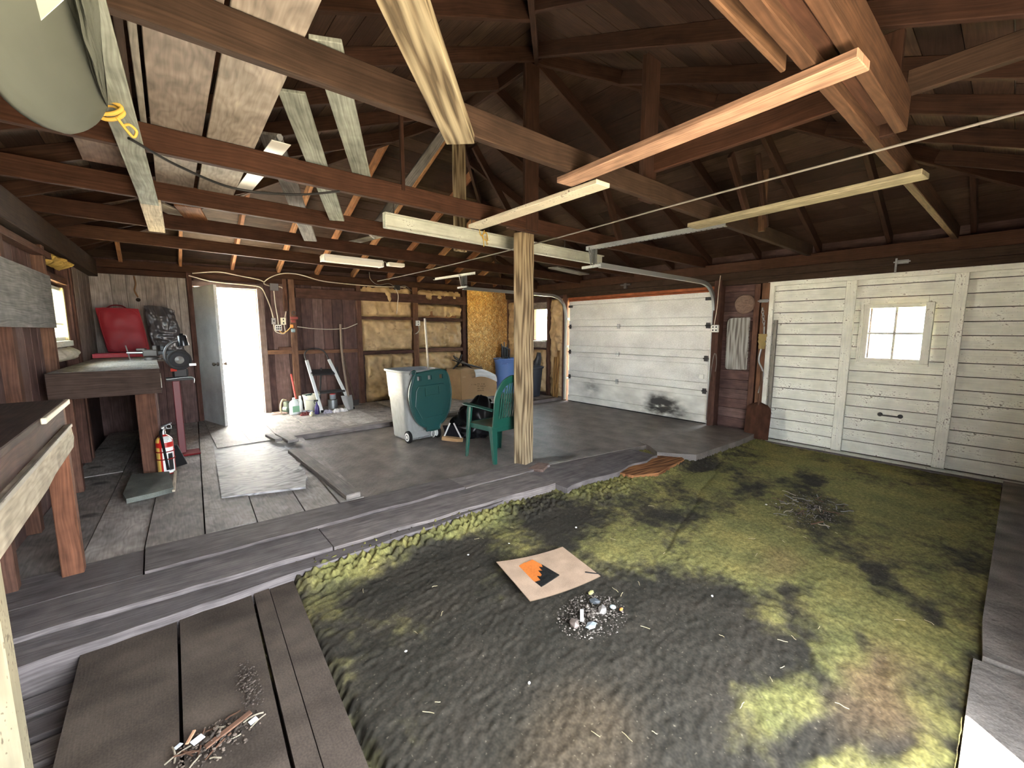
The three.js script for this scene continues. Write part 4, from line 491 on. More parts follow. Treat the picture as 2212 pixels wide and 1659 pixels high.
  // fire extinguisher on the floor
  const e = thing('fire_extinguisher', 'red fire extinguisher standing against the bench leg', 'fire extinguisher', [-0.015, 0.03, -5.72]); const label = (() => { const c = document.createElement('canvas'); c.width = 256; c.height = 256; const x = c.getContext('2d'); x.fillStyle = '#b3231c'; x.fillRect(0, 0, 256, 256); x.fillStyle = '#d8b25a'; x.fillRect(20, 90, 60, 46); x.fillRect(20, 146, 60, 30); x.fillRect(110, 90, 40, 46); x.fillRect(110, 146, 40, 30); x.fillStyle = '#e8e8e2'; x.fillRect(160, 84, 60, 52); x.fillRect(160, 146, 60, 30); x.fillStyle = '#222'; for (let i = 0; i < 4; i++) x.fillRect(166, 92 + i * 11, 44 - i * 6, 3); x.fillRect(186, 152, 24, 16); x.fillRect(84, 90, 22, 90); const t = new THREE.CanvasTexture(c); t.colorSpace = THREE.SRGBColorSpace; return t; })();
  mesh('cylinder_body', lathe([[0, 0], [0.06, 0], [0.072, 0.006], [0.076, 0.02], [0.076, 0.34], [0.068, 0.38], [0.045, 0.41], [0.022, 0.425], [0.02, 0.44], [0, 0.44]], 36), mat('#ffffff', { map: label, roughness: 0.35 }), e, [0, 0, 0], [0, 2.0, 0]); mesh('valve', joined(at(cyl(0.018, 0.022, 0.05, 16), 0, 0.455, 0), at(cbox(0.03, 0.04, 0.04, 0.006), 0, 0.49, 0)), M.steel, e); mesh('lever', cbox(0.11, 0.012, 0.02, 0.003), M.steel, e, [0.03, 0.525, 0], [0, 0.6, 0.25]); mesh('lever', cbox(0.1, 0.012, 0.02, 0.003), M.steel, e, [0.03, 0.485, 0], [0, 0.6, -0.1]); mesh('pin_ring', new THREE.TorusGeometry(0.022, 0.003, 8, 20), M.steel, e, [0.05, 0.51, 0.02]); mesh('hose', tubeGeo([[-0.01, 0.48, 0.03], [-0.02, 0.46, 0.08], [-0.015, 0.38, 0.092], [0.0, 0.2, 0.09], [0.01, 0.06, 0.09]], 0.012, 40, 10), M.rubber, e); for (const y of [0.17, 0.25]) mesh('strap', at(new THREE.TorusGeometry(0.078, 0.006, 6, 36), 0, y, 0, Math.PI / 2), mat('#7c1d1a'), e);
  solo('wedge', 'black rubber wedge standing behind the fire extinguisher', 'wedge', (() => { const s = new THREE.Shape([[0, 0], [0.1, 0.02], [0.03, 0.24], [0, 0.25]].map((q) => new THREE.Vector2(...q))); return new THREE.ExtrudeGeometry(s, { depth: 0.06, bevelEnabled: true, bevelSize: 0.005, bevelThickness: 0.005, bevelSegments: 1 }); })(), M.rubber, [0.06, 0.04, -5.95]);
}
// ---------------------------------------------------------------- boards on the floor
{
  const poly = [[0.49, -6.9], [1.37, -6.72]]; for (let i = 1; i < 26; i++) { const t = i / 26; poly.push([lerp(1.38, 1.0, Math.pow(t, 1.3)) + rr(-0.025, 0.015) + 0.03 * Math.sin(t * 9), lerp(-6.7, -4.32, t)]); } poly.push([1.0, -4.29], [0.345, -4.51]);
  const g = prism(poly, 0.055, 0.075, [1, 0.1]); g.rotateX(0); const p = solo('plywood_sheet', 'weathered plywood sheet with a ragged edge lying on the planks', 'plywood', g, ply('#a9a6a3', { map: texPlyBold, roughness: 0.66, bumpScale: 0.003 })); p.rotation.x = -0.006;
  solo('plank', 'loose thick plank lying along the edge of the concrete slab', 'plank', cbox(0.13, 0.05, 1.96, 0.006, 'z'), wood('#8d857d'), [1.235, 0.062, -4.7], [0, 0.025, 0.01]); solo('plank', 'short loose plank end beside the raised floor edge', 'plank', cbox(0.14, 0.045, 0.55, 0.006, 'z'), wood('#97918a'), [1.27, 0.1, -6.3], [0.0, 0.08, 0]); solo('plank', 'small broken plank piece touching the plywood sheet corner', 'plank', cbox(0.09, 0.04, 0.4, 0.006, 'z'), wood('#908a83'), [1.13, 0.098, -6.4], [0, 0.12, 0.0]);
}
// ---------------------------------------------------------------- wheeled bin, chair and what lies about them
{
  const b = thing('wheeled_bin', 'gray wheeled trash bin with its dark green lid hanging open', 'trash bin', [2.79, 0, -5.52], 0.06);
  const grey = mat('#8d8e8a', { roughness: 0.5, map: texGrime }), green = mat('#0c3835', { roughness: 0.45 });
  // tapered hollow body
  const ring = (y, w, d, r) => { const p = []; for (let i = 0; i < 48; i++) { const a = i / 48 * Math.PI * 2, c = Math.cos(a), s = Math.sin(a), q = 0.28; p.push([Math.sign(c) * Math.pow(Math.abs(c), q) * w / 2, y, Math.sign(s) * Math.pow(Math.abs(s), q) * d / 2]); } return p; };
  const loft = (R0) => { const n = R0[0].length; return grid(n, R0.length - 1, (u, v) => { const i = Math.round(u * n) % n, j = Math.round(v * (R0.length - 1)); return [...R0[j][i], u * 2, v]; }); };
  mesh('body', loft([ring(1.0, 0.585, 0.565), ring(0.08, 0.44, 0.43), ring(0.05, 0.0, 0.0)]), mat('#77787a', { roughness: 0.6, side: THREE.DoubleSide }), b).visible = true;
  mesh('shell', loft([ring(0.0, 0.01, 0.01), ring(0.02, 0.44, 0.42), ring(0.05, 0.47, 0.45), ring(0.6, 0.545, 0.525), ring(0.62, 0.565, 0.545), ring(0.72, 0.575, 0.555), ring(0.97, 0.605, 0.585), ring(0.985, 0.65, 0.63), ring(1.01, 0.65, 0.63), ring(1.012, 0.6, 0.58), ring(0.98, 0.585, 0.565)].reverse()), grey, b);
  for (const s of [-1, 1]) { const w = mesh('wheel', at(lathe([[0.03, -0.022], [0.075, -0.022], [0.085, -0.014], [0.085, 0.014], [0.075, 0.022], [0.03, 0.022]], 28), 0, 0, 0, 0, 0, Math.PI / 2), M.rubber, b, [s * 0.235, 0.087, 0.235]); mesh('hub', at(cyl(0.058, 0.058, 0.05, 20), 0, 0, 0, 0, 0, Math.PI / 2), mat('#d7d7d3', { roughness: 0.5 }), w); const sp = []; for (let i = 0; i < 6; i++) sp.push(at(cbox(0.004, 0.012, 0.035, 0.001), s * 0.026, Math.cos(i) * 0.03, Math.sin(i) * 0.03, i, 0, 0)); mesh('spoke_slot', joined(...sp), M.dark, w); }
  mesh('axle_housing', cbox(0.36, 0.1, 0.05, 0.01), grey, b, [0, 0.1, 0.215]); mesh('lift_bar', at(cyl(0.01, 0.01, 0.16, 10), 0, 0.05, 0.25, 0, 0, Math.PI / 2), M.steel, b);
  const sh = new THREE.Shape(); sh.moveTo(-0.25, 0); sh.lineTo(0.25, 0); sh.lineTo(0.33, -0.2); sh.bezierCurveTo(0.35, -0.32, 0.34, -0.45, 0.29, -0.58); sh.bezierCurveTo(0.24, -0.68, 0.18, -0.74, 0.12, -0.76); sh.lineTo(0.1, -0.82); sh.lineTo(-0.1, -0.82); sh.lineTo(-0.12, -0.76); sh.bezierCurveTo(-0.2, -0.74, -0.26, -0.66, -0.3, -0.56); sh.bezierCurveTo(-0.35, -0.42, -0.36, -0.32, -0.33, -0.2); sh.closePath();
  for (const x of [-0.19, -0.02, 0.17]) { const h = new THREE.Path(); h.moveTo(x - 0.025, -0.05); h.lineTo(x + 0.035, -0.05); h.lineTo(x + 0.035, -0.11); h.lineTo(x - 0.025, -0.11); sh.holes.push(h); }
  const lid = mesh('lid', new THREE.ExtrudeGeometry(sh, { depth: 0.018, bevelEnabled: true, bevelSize: 0.008, bevelThickness: 0.008, bevelSegments: 3, curveSegments: 16 }), green, b, [0.06, 0.985, 0.34], [-0.03, 0.02, 0.02]);
  const rim = sh.getPoints(16).map((p) => [p.x * 0.97, p.y * 0.97 - 0.01, 0.028]); mesh('lid_rim', tubeGeo(rim, 0.012, 160, 8, true), green, lid); mesh('recess', (() => { const s = new THREE.Shape([[-0.24, -0.24], [-0.2, -0.19], [0.2, -0.19], [0.25, -0.24], [0.26, -0.45], [0.18, -0.62], [-0.18, -0.62], [-0.27, -0.45]].map((p) => new THREE.Vector2(...p))); return new THREE.ExtrudeGeometry(s, { depth: 0.012, bevelEnabled: true, bevelSize: 0.012, bevelThickness: 0.01, bevelSegments: 2 }); })(), green, lid, [0, 0, 0.018]); mesh('grip', joined(at(cbox(0.22, 0.012, 0.012, 0.002), 0, -0.32, 0.05), at(cbox(0.012, 0.12, 0.012, 0.002), -0.11, -0.27, 0.05), at(cbox(0.012, 0.12, 0.012, 0.002), 0.11, -0.27, 0.05)), mat('#0f3d36', { roughness: 0.5 }), lid);
  mesh('hinge_bar', at(cyl(0.012, 0.012, 0.56, 12), 0.04, 0.965, 0.335, 0, 0, Math.PI / 2), grey, b); for (const x of [-0.02, 0.02]) mesh('lid_cord', tubeGeo([[0.08 + x, 0.17, 0.38], [0.08 + x * 1.5, 0.1, 0.37], [0.1 + x * 0.4, 0.05, 0.34]], 0.005), M.plasticWhite, b);
  solo('pole', 'slim metal pole standing up out of the wheeled bin', 'pole', tubeGeo([[3.02, 0.28, -5.5], [3.0, 0.99, -5.45], [2.94, 1.72, -5.4]], 0.014, 20, 10), mat('#8d8479', { metalness: 0.6, roughness: 0.45 }));
}
{ // stacking garden chair
  const c = thing('garden_chair', 'dark green plastic garden armchair with slatted back beside the post', 'chair', [3.13, 0, -4.02], 0.05), g = mat('#134338', { roughness: 0.36 });
  // front is -z, seat .5 wide
  mesh('seat', grid(20, 20, (u, v) => { const x = (u - 0.5) * lerp(0.5, 0.44, v), z = lerp(-0.25, 0.2, v); return [x, 0.44 - 0.025 * Math.sin(Math.PI * u) * Math.sin(Math.PI * v) - 0.02 * v + (v < 0.1 ? -0.02 * (1 - v * 10) ** 2 : 0), z, u, v]; }), Object.assign(g.clone(), { side: THREE.DoubleSide }), c);
  mesh('seat_apron', joined(at(cbox(0.5, 0.06, 0.012, 0.003), 0, 0.405, -0.245), at(cbox(0.012, 0.06, 0.45, 0.003), -0.238, 0.405, -0.02, 0, 0.06, 0), at(cbox(0.012, 0.06, 0.45, 0.003), 0.238, 0.405, -0.02, 0, -0.06, 0), at(cbox(0.44, 0.06, 0.012, 0.003), 0, 0.395, 0.2)), g, c);
  const leg = (x, z, ox, oz, top) => { const s = new THREE.Shape([[-0.045, 0], [0.045, 0], [0.022, -1], [-0.022, -1]].map((p) => new THREE.Vector2(...p))); const L = []; const a = [[x, top, z], [x + ox, 0.0, z + oz]]; const mk = (wx, wz, dx, dz) => { const P = [], q = (k, t) => { const f = lerp(1, 0.5, t); return [lerp(a[0][0], a[1][0], t) + wx * k * f + dx * f, lerp(a[0][1], a[1][1], t), lerp(a[0][2], a[1][2], t) + wz * k * f + dz * f]; }; return [q(-1, 0), q(1, 0), q(1, 1), q(-1, 1)]; }; const T = 0.006, f1 = mk(0.042, 0, 0, 0), f2 = mk(0, 0.036, Math.sign(ox || x) * 0.036, Math.sign(oz) * -0.03); const th = (f, n) => hexa(f, f.map((p) => [p[0] + n[0] * T, p[1], p[2] + n[2] * T]), 'y'); return joined(th(f1, [0, 0, 1]), th(f2, [1, 0, 0])); };
  for (const s of [-1, 1]) { mesh('leg', leg(s * 0.23, -0.22, s * 0.03, -0.04, 0.66), g, c); mesh('leg', leg(s * 0.2, 0.2, s * 0.025, 0.05, 0.44), g, c);
    mesh('armrest', grid(16, 6, (u, v) => { const z = lerp(-0.27, 0.24, u), x = s * (lerp(0.235, 0.3, v) - u * u * 0.035); return [x, 0.665 - 0.03 * u * u + 0.012 * Math.sin(Math.PI * v), z, u, v]; }), Object.assign(g.clone(), { side: THREE.DoubleSide }), c); mesh('armrest_edge', tubeGeo([[s * 0.235, 0.66, -0.27], [s * 0.3, 0.66, -0.27], [s * 0.3, 0.655, 0.0], [s * 0.265, 0.635, 0.24]], 0.009, 30, 8), g, c); }
  // back: rounded frame with slats, leaning
  const bk = new THREE.Group(); bk.name = 'backrest'; bk.position.set(0, 0.43, 0.2); bk.rotation.x = 0.2; c.add(bk);
  const fr = new THREE.Shape(); fr.moveTo(-0.225, 0); fr.lineTo(0.225, 0); fr.lineTo(0.25, 0.34); fr.bezierCurveTo(0.255, 0.51, 0.15, 0.62, 0, 0.62); fr.bezierCurveTo(-0.15, 0.62, -0.255, 0.51, -0.25, 0.34); fr.closePath(); const ho = new THREE.Path(); ho.moveTo(-0.17, 0.1); ho.lineTo(-0.185, 0.34); ho.bezierCurveTo(-0.185, 0.46, -0.12, 0.54, 0, 0.54); ho.bezierCurveTo(0.12, 0.54, 0.185, 0.46, 0.185, 0.34); ho.lineTo(0.17, 0.1); fr.holes.push(ho);
  mesh('back_frame', new THREE.ExtrudeGeometry(fr, { depth: 0.012, bevelEnabled: true, bevelSize: 0.006, bevelThickness: 0.006, bevelSegments: 3, curveSegments: 14 }), g, bk);
  for (let i = -4; i <= 4; i++) { const x = i * 0.036, h = 0.45 - 0.25 * Math.pow(Math.abs(i) / 4.6, 2.4) * 0.62; mesh('slat', cbox(0.02, h, 0.012, 0.004), g, bk, [x, 0.09 + h / 2, 0.008]); }
}
{ // black sack and a push-broom head
  const g = new THREE.SphereGeometry(1, 56, 40), p = g.attributes.position; for (let i = 0; i < p.count; i++) { const x = p.getX(i), y = p.getY(i), z = p.getZ(i), f = 1 + Math.abs(pn(x * 3 + 4, y * 3 + z * 2, 256, 256, 7)) * 0.35 + pn(x * 7, y * 6 + z * 5, 256, 256, 8) * 0.1; let Y = y * 0.22 * f + 0.21; if (y > 0.45) Y += (y - 0.45) * 0.3 * (1 - Math.abs(x)); p.setXYZ(i, x * 0.33 * f + y * 0.06, Math.max(0.004, Y), z * 0.24 * f); } g.computeVertexNormals();
  solo('trash_bag', 'slumped black plastic sack on the floor between bin and chair', 'bag', g, mat('#0b0b10', { roughness: 0.38 }), [3.52, 0, -4.98], [0, -0.5, 0]);
  const b = thing('push_broom', 'push broom head with wooden block leaning on the black sack', 'broom', [3.1, 0.0, -4.98], -0.75); mesh('block', cbox(0.3, 0.055, 0.06, 0.008, 'x'), wood('#c89f72'), b, [0, 0.035, 0.02], [0.3, 0, -0.12]); mesh('bristle_row', (() => { const s = []; for (let i = 0; i < 26; i++) s.push(at(cbox(0.007, 0.17, 0.03, 0.001), -0.11 + i * 0.0088, 0.14, -0.01, 0, 0, (i - 13) * -0.024)); return joined(...s); })(), mat('#17161a', { roughness: 0.9 }), b).userData.kind = 'stuff'; for (const s of [-1, 1]) mesh('brace', cbox(0.02, 0.24, 0.006, 0.001), mat('#c9c7c2', { roughness: 0.4 }), b, [s * 0.075, 0.16, 0.03], [0.1, 0, s * 0.42]);
}
// ---------------------------------------------------------------- pile in the far corner
{
  const b = thing('cardboard_box', 'slumped brown cardboard box with a folded pale flap by the chipboard', 'box', [5.45, 0.06, -7.85], 0.06);
  const print = (() => { const c = document.createElement('canvas'); c.width = 1024; c.height = 640; const x = c.getContext('2d'); x.fillStyle = '#b3946e'; x.fillRect(0, 0, 1024, 640); for (let i = 0; i < 900; i++) { x.fillStyle = 'rgba(' + (R() < 0.5 ? '90,66,40' : '214,184,146') + ',' + (R() * 0.06) + ')'; x.fillRect(R() * 1024, R() * 640, R() * 120 + 10, R() * 5 + 1); } x.fillStyle = 'rgba(226,205,178,0.5)'; x.fillRect(40, 150, 80, 12); x.fillStyle = 'rgba(58,46,36,0.85)'; x.font = 'bold 36px monospace'; x.save(); x.rotate(0.02); for (const [i, s] of ['P/O: 57 ME', 'PET DANGLER', 'HALF 1200', 'BACKPLATE'].entries()) x.fillText(s, 430, 330 + i * 50); x.fillText('C / No.', 270, 340); x.restore(); const t = new THREE.CanvasTexture(c); t.colorSpace = THREE.SRGBColorSpace; return t; })();
  const face = grid(24, 16, (u, v) => { const sag = Math.pow(u, 3) * 0.2 * v; return [(u - 0.5) * (1.02 - 0.02 * v) - 0.03 * v, v * 0.66 - sag, 0.26 + Math.sin(u * Math.PI) * Math.sin(v * Math.PI) * 0.03 + pn(u * 5, v * 5) * 0.012, u, v]; });
  const card = mat('#a88a66', { map: texGrime, side: THREE.DoubleSide });
  mesh('front_panel', face, mat('#ffffff', { map: print, side: THREE.DoubleSide, roughness: 0.8 }), b); mesh('side_panel', cbox(0.006, 0.66, 0.52, 0.001), card, b, [-0.53, 0.33, 0]); mesh('side_panel', cbox(0.006, 0.46, 0.52, 0.001), card, b, [0.49, 0.23, 0]); mesh('back_panel', cbox(1.0, 0.66, 0.006, 0.001), card, b, [-0.01, 0.33, -0.26]);
  mesh('flap', grid(18, 8, (u, v) => [lerp(-0.2, 0.42, u), 0.64 - Math.pow(u, 2.2) * 0.14 - v * 0.16 + Math.sin(u * 5) * 0.012, 0.3 + v * 0.05 + Math.sin(v * 3) * 0.02, u, v]), mat('#d9d9d4', { side: THREE.DoubleSide, roughness: 0.7, map: texGrime }), b); mesh('flap', grid(8, 6, (u, v) => [lerp(-0.3, -0.02, u), 0.655 - v * 0.17 - (1 - u) * 0.02, 0.29 + v * 0.06, u, v]), card, b); mesh('flap', grid(8, 6, (u, v) => [lerp(-0.53, -0.22, u), 0.66 + v * 0.05, 0.26 - v * 0.2, u, v]), card, b); mesh('bottom_panel', cbox(1.02, 0.006, 0.52, 0.001), card, b, [0, 0.004, 0]);
  solo('scrap_plastic', 'jagged black plastic scrap sticking out of the cardboard box', 'scrap', joined(at(cbox(0.75, 0.02, 0.3, 0.004), 0, 0, 0, 0.2, 0.2, -0.28), at(cbox(0.5, 0.02, 0.14, 0.004), -0.15, 0.06, 0, 0.5, -0.2, -0.45), at(cbox(0.32, 0.03, 0.03, 0.004), -0.26, 0.1, 0.05, 0, 0.4, 0.9), at(cbox(0.3, 0.03, 0.03, 0.004), -0.32, 0.02, 0.08, 0.2, 0.2, 0.6)), mat('#1c1d21', { roughness: 0.5 }), [5.3, 0.8, -7.82]);
  const n = thing('blue_bin', 'round blue plastic trash can behind the cardboard box', 'trash can', [6.42, 0.06, -7.85]); mesh('body', lathe([[0, 0], [0.21, 0], [0.22, 0.02], [0.265, 0.72], [0.275, 0.73], [0.285, 0.8], [0.3, 0.81], [0.3, 0.83], [0.28, 0.835], [0.25, 0.72], [0.2, 0.04], [0, 0.03]], 40), mat('#6484bd', { roughness: 0.5 }), n); for (const s of [-1, 1]) mesh('handle', tubeGeo([[-0.06, 0, 0], [-0.055, 0, 0.04], [0.055, 0, 0.04], [0.06, 0, 0]], 0.012, 30), mat('#5d78b0', { roughness: 0.5 }), n, [s * 0.2, 0.72, 0.2 * 1], [0, s * 0.75, 0]);
  const fr = thing('folding_frame', 'black folded metal frame standing in the blue trash can', 'frame', [6.42, 0.62, -7.85], 0.2); for (const [x, r, h] of [[-0.12, 0.12, 0.62], [-0.04, 0.06, 0.66], [0.05, -0.02, 0.6], [0.13, -0.1, 0.5]]) mesh('rail', cbox(0.028, h, 0.02, 0.004), M.darkSteel, fr, [x, h / 2, 0], [0, 0, r]); mesh('crossbar', cbox(0.32, 0.025, 0.02, 0.004), M.dark, fr, [-0.02, 0.52, 0.01], [0, 0, -0.3]); mesh('seat_sling', cbox(0.26, 0.4, 0.012, 0.003), M.black, fr, [-0.02, 0.34, -0.02], [0.05, 0, 0.04]); mesh('crossbar', cbox(0.5, 0.02, 0.02, 0.004), M.darkSteel, fr, [-0.2, 0.28, 0.02], [0, 0, 0.08]);
  solo('tarp', 'stiff black tarp slumped against the wall under the narrow window', 'tarp', grid(20, 24, (u, v) => { const w = lerp(0.62, 0.12, Math.pow(v, 1.3)); return [6.72 + 0.14 * v + pn(u * 4, v * 4) * 0.04, v * 0.98 + 0.06, -7.42 + (u - 0.35) * w + v * 0.24, u, v]; }), mat('#18191d', { roughness: 0.45, side: THREE.DoubleSide })); solo('gray_bin', 'dark gray plastic tub leaning below the narrow window', 'tub', lathe([[0, 0], [0.19, 0], [0.27, 0.62], [0.3, 0.63], [0.3, 0.66], [0.26, 0.66], [0.18, 0.03], [0, 0.03]], 32), mat('#3a3e45', { roughness: 0.55 }), [6.5, 0.07, -7.02], [0, 0, 0.05]);
  for (const [z, h, lab] of [[-6.52, 1.05, 'rough bark-edged lath leaning at the garage door frame'], [-6.62, 0.9, 'shorter rough lath leaning at the garage door frame']]) solo('lath', lab, 'lath', cbox(0.03, h, 0.07, 0.004, 'y'), weather('#b28a58'), [6.83, 0.06 + h / 2, z], [0, 0, -0.05], 'laths leaning at the garage door');
  solo('corrugated_panel', 'brown kraft panel standing low behind the box', 'panel', cbox(0.9, 0.55, 0.02, 0.003), mat('#7a5f45', { map: texGrime }), [5.0, 0.35, -8.36], [-0.1, 0, 0]);
}
// ---------------------------------------------------------------- things by the back door
{
  const L = thing('step_ladder', 'aluminium step stool with black steps and looped handrail', 'step ladder', [2.45, 0.06, -8.1], 0.0), al = mat('#e0e4e4', { metalness: 0.4, roughness: 0.35 });
  const rail = (x0, z0, x1, y1, z1) => { const m = beam('rail', al, L, [x0, 0, z0], [x1, y1, z1], 0.028, 0.055, { up: [1, 0, 0.001] }); return m; };
  rail(-0.22, 0.06, -0.36, 0.95, -0.22); rail(0.34, 0.06, 0.03, 0.95, -0.22); mesh('handrail', tubeGeo([[-0.36, 0.94, -0.22], [-0.38, 1.05, -0.25], [-0.33, 1.13, -0.26], [-0.2, 1.16, -0.27], [-0.06, 1.12, -0.26], [0.0, 1.04, -0.25], [0.03, 0.94, -0.22]], 0.012, 60, 8), M.darkSteel, L);
  for (const s of [[-0.2, -0.12], [0.3, 0.16]]) beam('rear_leg', M.darkSteel, L, [s[0] + 0.05, 0, -0.36], [s[1], 0.8, -0.2], 0.02, 0.03, { up: [1, 0, 0.001] });
  mesh('tread', cbox(0.4, 0.03, 0.22, 0.006), M.dark, L, [-0.12, 0.72, -0.16], [0.35, 0, -0.01]); mesh('tread', cbox(0.46, 0.03, 0.16, 0.006), M.dark, L, [0.0, 0.36, -0.06], [0.1, 0, 0]); for (const x of [-0.22, 0.34]) mesh('foot', cbox(0.05, 0.05, 0.06, 0.008), M.rubber, L, [x, 0.02, 0.06]);
  const S = thing('shovel', 'long-handled spade leaning on the girt behind the step stool', 'shovel', [0, 0, 0]); mesh('handle', tubeGeo([[2.72, 0.3, -8.05], [2.74, 0.7, -8.25], [2.77, 1.2, -8.45], [2.8, 1.67, -8.54]], 0.022, 30, 10), wood('#9c8b7a'), S); mesh('blade', grid(10, 10, (u, v) => [2.69 + (u - 0.5) * lerp(0.2, 0.13, v * v) + 0.02 * v, 0.33 - v * 0.26, -8.06 + v * 0.1 + Math.sin(u * Math.PI) * 0.03 - 0.015, u, v]), mat('#8d8a86', { metalness: 0.7, roughness: 0.5, side: THREE.DoubleSide }), S);
  const Hh = thing('hoe', 'thin dark garden hoe leaning beside the spade', 'hoe'); mesh('handle', tubeGeo([[2.92, 0.2, -8.3], [2.88, 0.6, -8.42], [2.83, 1.05, -8.53]], 0.012, 20, 8), weather('#6f5e50'), Hh); mesh('blade', cbox(0.14, 0.12, 0.006, 0.002), M.iron, Hh, [2.93, 0.14, -8.27], [0.3, 0.2, 0]);
  const J = thing('jug', 'translucent white jug with a green label by the door', 'jug', [1.81, 0.06, -8.2], 0.2); mesh('body', lathe([[0, 0], [0.078, 0], [0.085, 0.01], [0.085, 0.19], [0.07, 0.23], [0.03, 0.26], [0.022, 0.275], [0, 0.275]], 28), mat('#e3eeea', { roughness: 0.35 }), J).scale.set(1, 1, 0.75); mesh('cap', cyl(0.024, 0.024, 0.025, 16), mat('#f0f0ea'), J, [0, 0.285, 0]); mesh('handle', tubeGeo([[0.03, 0.255, 0], [0.075, 0.25, 0], [0.085, 0.19, 0]], 0.012, 20), mat('#e3eeea', { roughness: 0.35 }), J); mesh('label', cbox(0.12, 0.11, 0.003, 0.001), mat('#7fae8c', { roughness: 0.6 }), J, [0, 0.1, 0.066]);
  const B = thing('bucket', 'off-white plastic bucket against the dark wall boards', 'bucket', [2.16, 0.06, -8.42]); mesh('body', lathe([[0, 0], [0.115, 0], [0.12, 0.01], [0.145, 0.27], [0.155, 0.275], [0.155, 0.3], [0.142, 0.3], [0.135, 0.27], [0.11, 0.02], [0, 0.02]], 32), mat('#d9d8c4', { roughness: 0.5 }), B); mesh('bail', tubeGeo([[-0.15, 0.26, 0], [-0.13, 0.22, 0.1], [0, 0.2, 0.15], [0.13, 0.22, 0.1], [0.15, 0.26, 0]], 0.004, 30), M.steel, B); mesh('pistol_grip', joined(at(cbox(0.14, 0.02, 0.025, 0.004), -0.06, 0.31, 0.08, 0, 0.4, 0.1), at(cbox(0.025, 0.08, 0.02, 0.004), -0.03, 0.28, 0.09, 0, 0.4, 0.5)), mat('#3b5350'), B);
  const U = thing('spray_bottle', 'dark purple spray bottle standing on the floor', 'bottle', [2.12, 0.06, -7.95]); mesh('body', lathe([[0, 0], [0.038, 0], [0.042, 0.01], [0.042, 0.1], [0.035, 0.14], [0.018, 0.18], [0.014, 0.22], [0, 0.22]], 24), mat('#32265e', { roughness: 0.25 }), U); mesh('trigger', joined(at(cbox(0.07, 0.03, 0.022, 0.004), -0.01, 0.245, 0), at(cbox(0.01, 0.05, 0.015, 0.003), -0.035, 0.21, 0, 0, 0, 0.4)), M.black, U);
  solo('small_bottle', 'small white bottle with yellow band lying on its side', 'bottle', joined(at(cyl(0.032, 0.032, 0.11, 20), 0, 0, 0), at(cyl(0.012, 0.03, 0.03, 16), 0, 0.07, 0), at(cyl(0.013, 0.013, 0.025, 12), 0, 0.095, 0)), mat('#dfd9b4', { roughness: 0.4 }), [2.0, 0.093, -7.86], [1.35, 0.5, 0.4]);
  const can = (name, label, x, y, z, r, h, body, lid) => { const t = thing(name, label, 'can', [x, y, z]); mesh('body', lathe([[0, 0], [r, 0], [r * 1.02, 0.004], [r, 0.008], [r, h - 0.008], [r * 1.03, h - 0.004], [r, h], [r * 0.9, h], [0, h - 0.004]], 28), body, t); mesh('lid', cyl(r * 0.88, r * 0.88, 0.008, 24), lid, t, [0, h + 0.003, 0]); return t; };
  can('paint_can', 'dented gray paint can in front of the ladder treads', 2.52, 0.06, -8.36, 0.085, 0.17, M.galv, M.iron); can('paint_can', 'small paint can with a red lid stacked on the gray can', 2.53, 0.241, -8.37, 0.055, 0.09, mat('#7d8488', { roughness: 0.4 }), mat('#d04a50'));
  const rag = (label, x, z, w, d, col, s) => solo('rag', label, 'rag', grid(22, 18, (u, v) => { const e = Math.min(u, 1 - u, v, 1 - v); return [x + (u - 0.5) * w + pn(v * 5, s) * 0.03, 0.062 + Math.min(1, e * 7) * (0.02 + 0.05 * Math.abs(pn(u * 4 + s, v * 4, 256, 256, 3)) + 0.03 * Math.abs(pn(u * 9, v * 9 + s))), z + (v - 0.5) * d + pn(u * 5, s + 4) * 0.03, u, v]; }), mat(col, { side: THREE.DoubleSide, roughness: 1 }), null, null);
  rag('crumpled pale blue rag heaped between jug and purple bottle', 2.0, -8.12, 0.22, 0.16, '#b7bcc4', 1); rag('dirty dark red rag lying beside the jug', 1.93, -7.97, 0.17, 0.1, '#6d3b3a', 5); rag('striped white rag on the floor below the spade', 2.52, -7.93, 0.26, 0.14, '#cfcac6', 9); rag('gray rag bunched at the ladder foot', 2.29, -7.92, 0.14, 0.1, '#a19ca6', 13);
  solo('tool_handle', 'long red tool handle leaning beside the jug', 'handle', tubeGeo([[1.9, 0.3, -8.45], [1.87, 0.75, -8.56]], 0.016, 8, 10), mat('#c8453c', { roughness: 0.5 })); solo('spray_can', 'white spray bottle standing behind the jug', 'bottle', lathe([[0, 0], [0.035, 0], [0.035, 0.2], [0.02, 0.24], [0.018, 0.3], [0, 0.3]], 20), mat('#dfe3e0', { roughness: 0.4 }), [1.95, 0.06, -8.36]);
  const C = thing('hose_reel', 'small green coil reel standing against the door wall', 'reel', [1.68, 0.06, -8.34], 0.5); mesh('hoop', tubeGeo([[0.06, 0.0, 0], [-0.06, 0.02, 0], [-0.08, 0.15, 0], [-0.03, 0.26, 0], [0.04, 0.25, 0]], 0.014, 40), mat('#b7a98a'), C); mesh('drum', at(cyl(0.06, 0.06, 0.1, 20), 0.05, 0.08, 0, Math.PI / 2), mat('#4c5a4a', { roughness: 0.6 }), C); mesh('case', cbox(0.1, 0.14, 0.1, 0.015), mat('#5a5f52'), C, [0.06, 0.15, 0]);
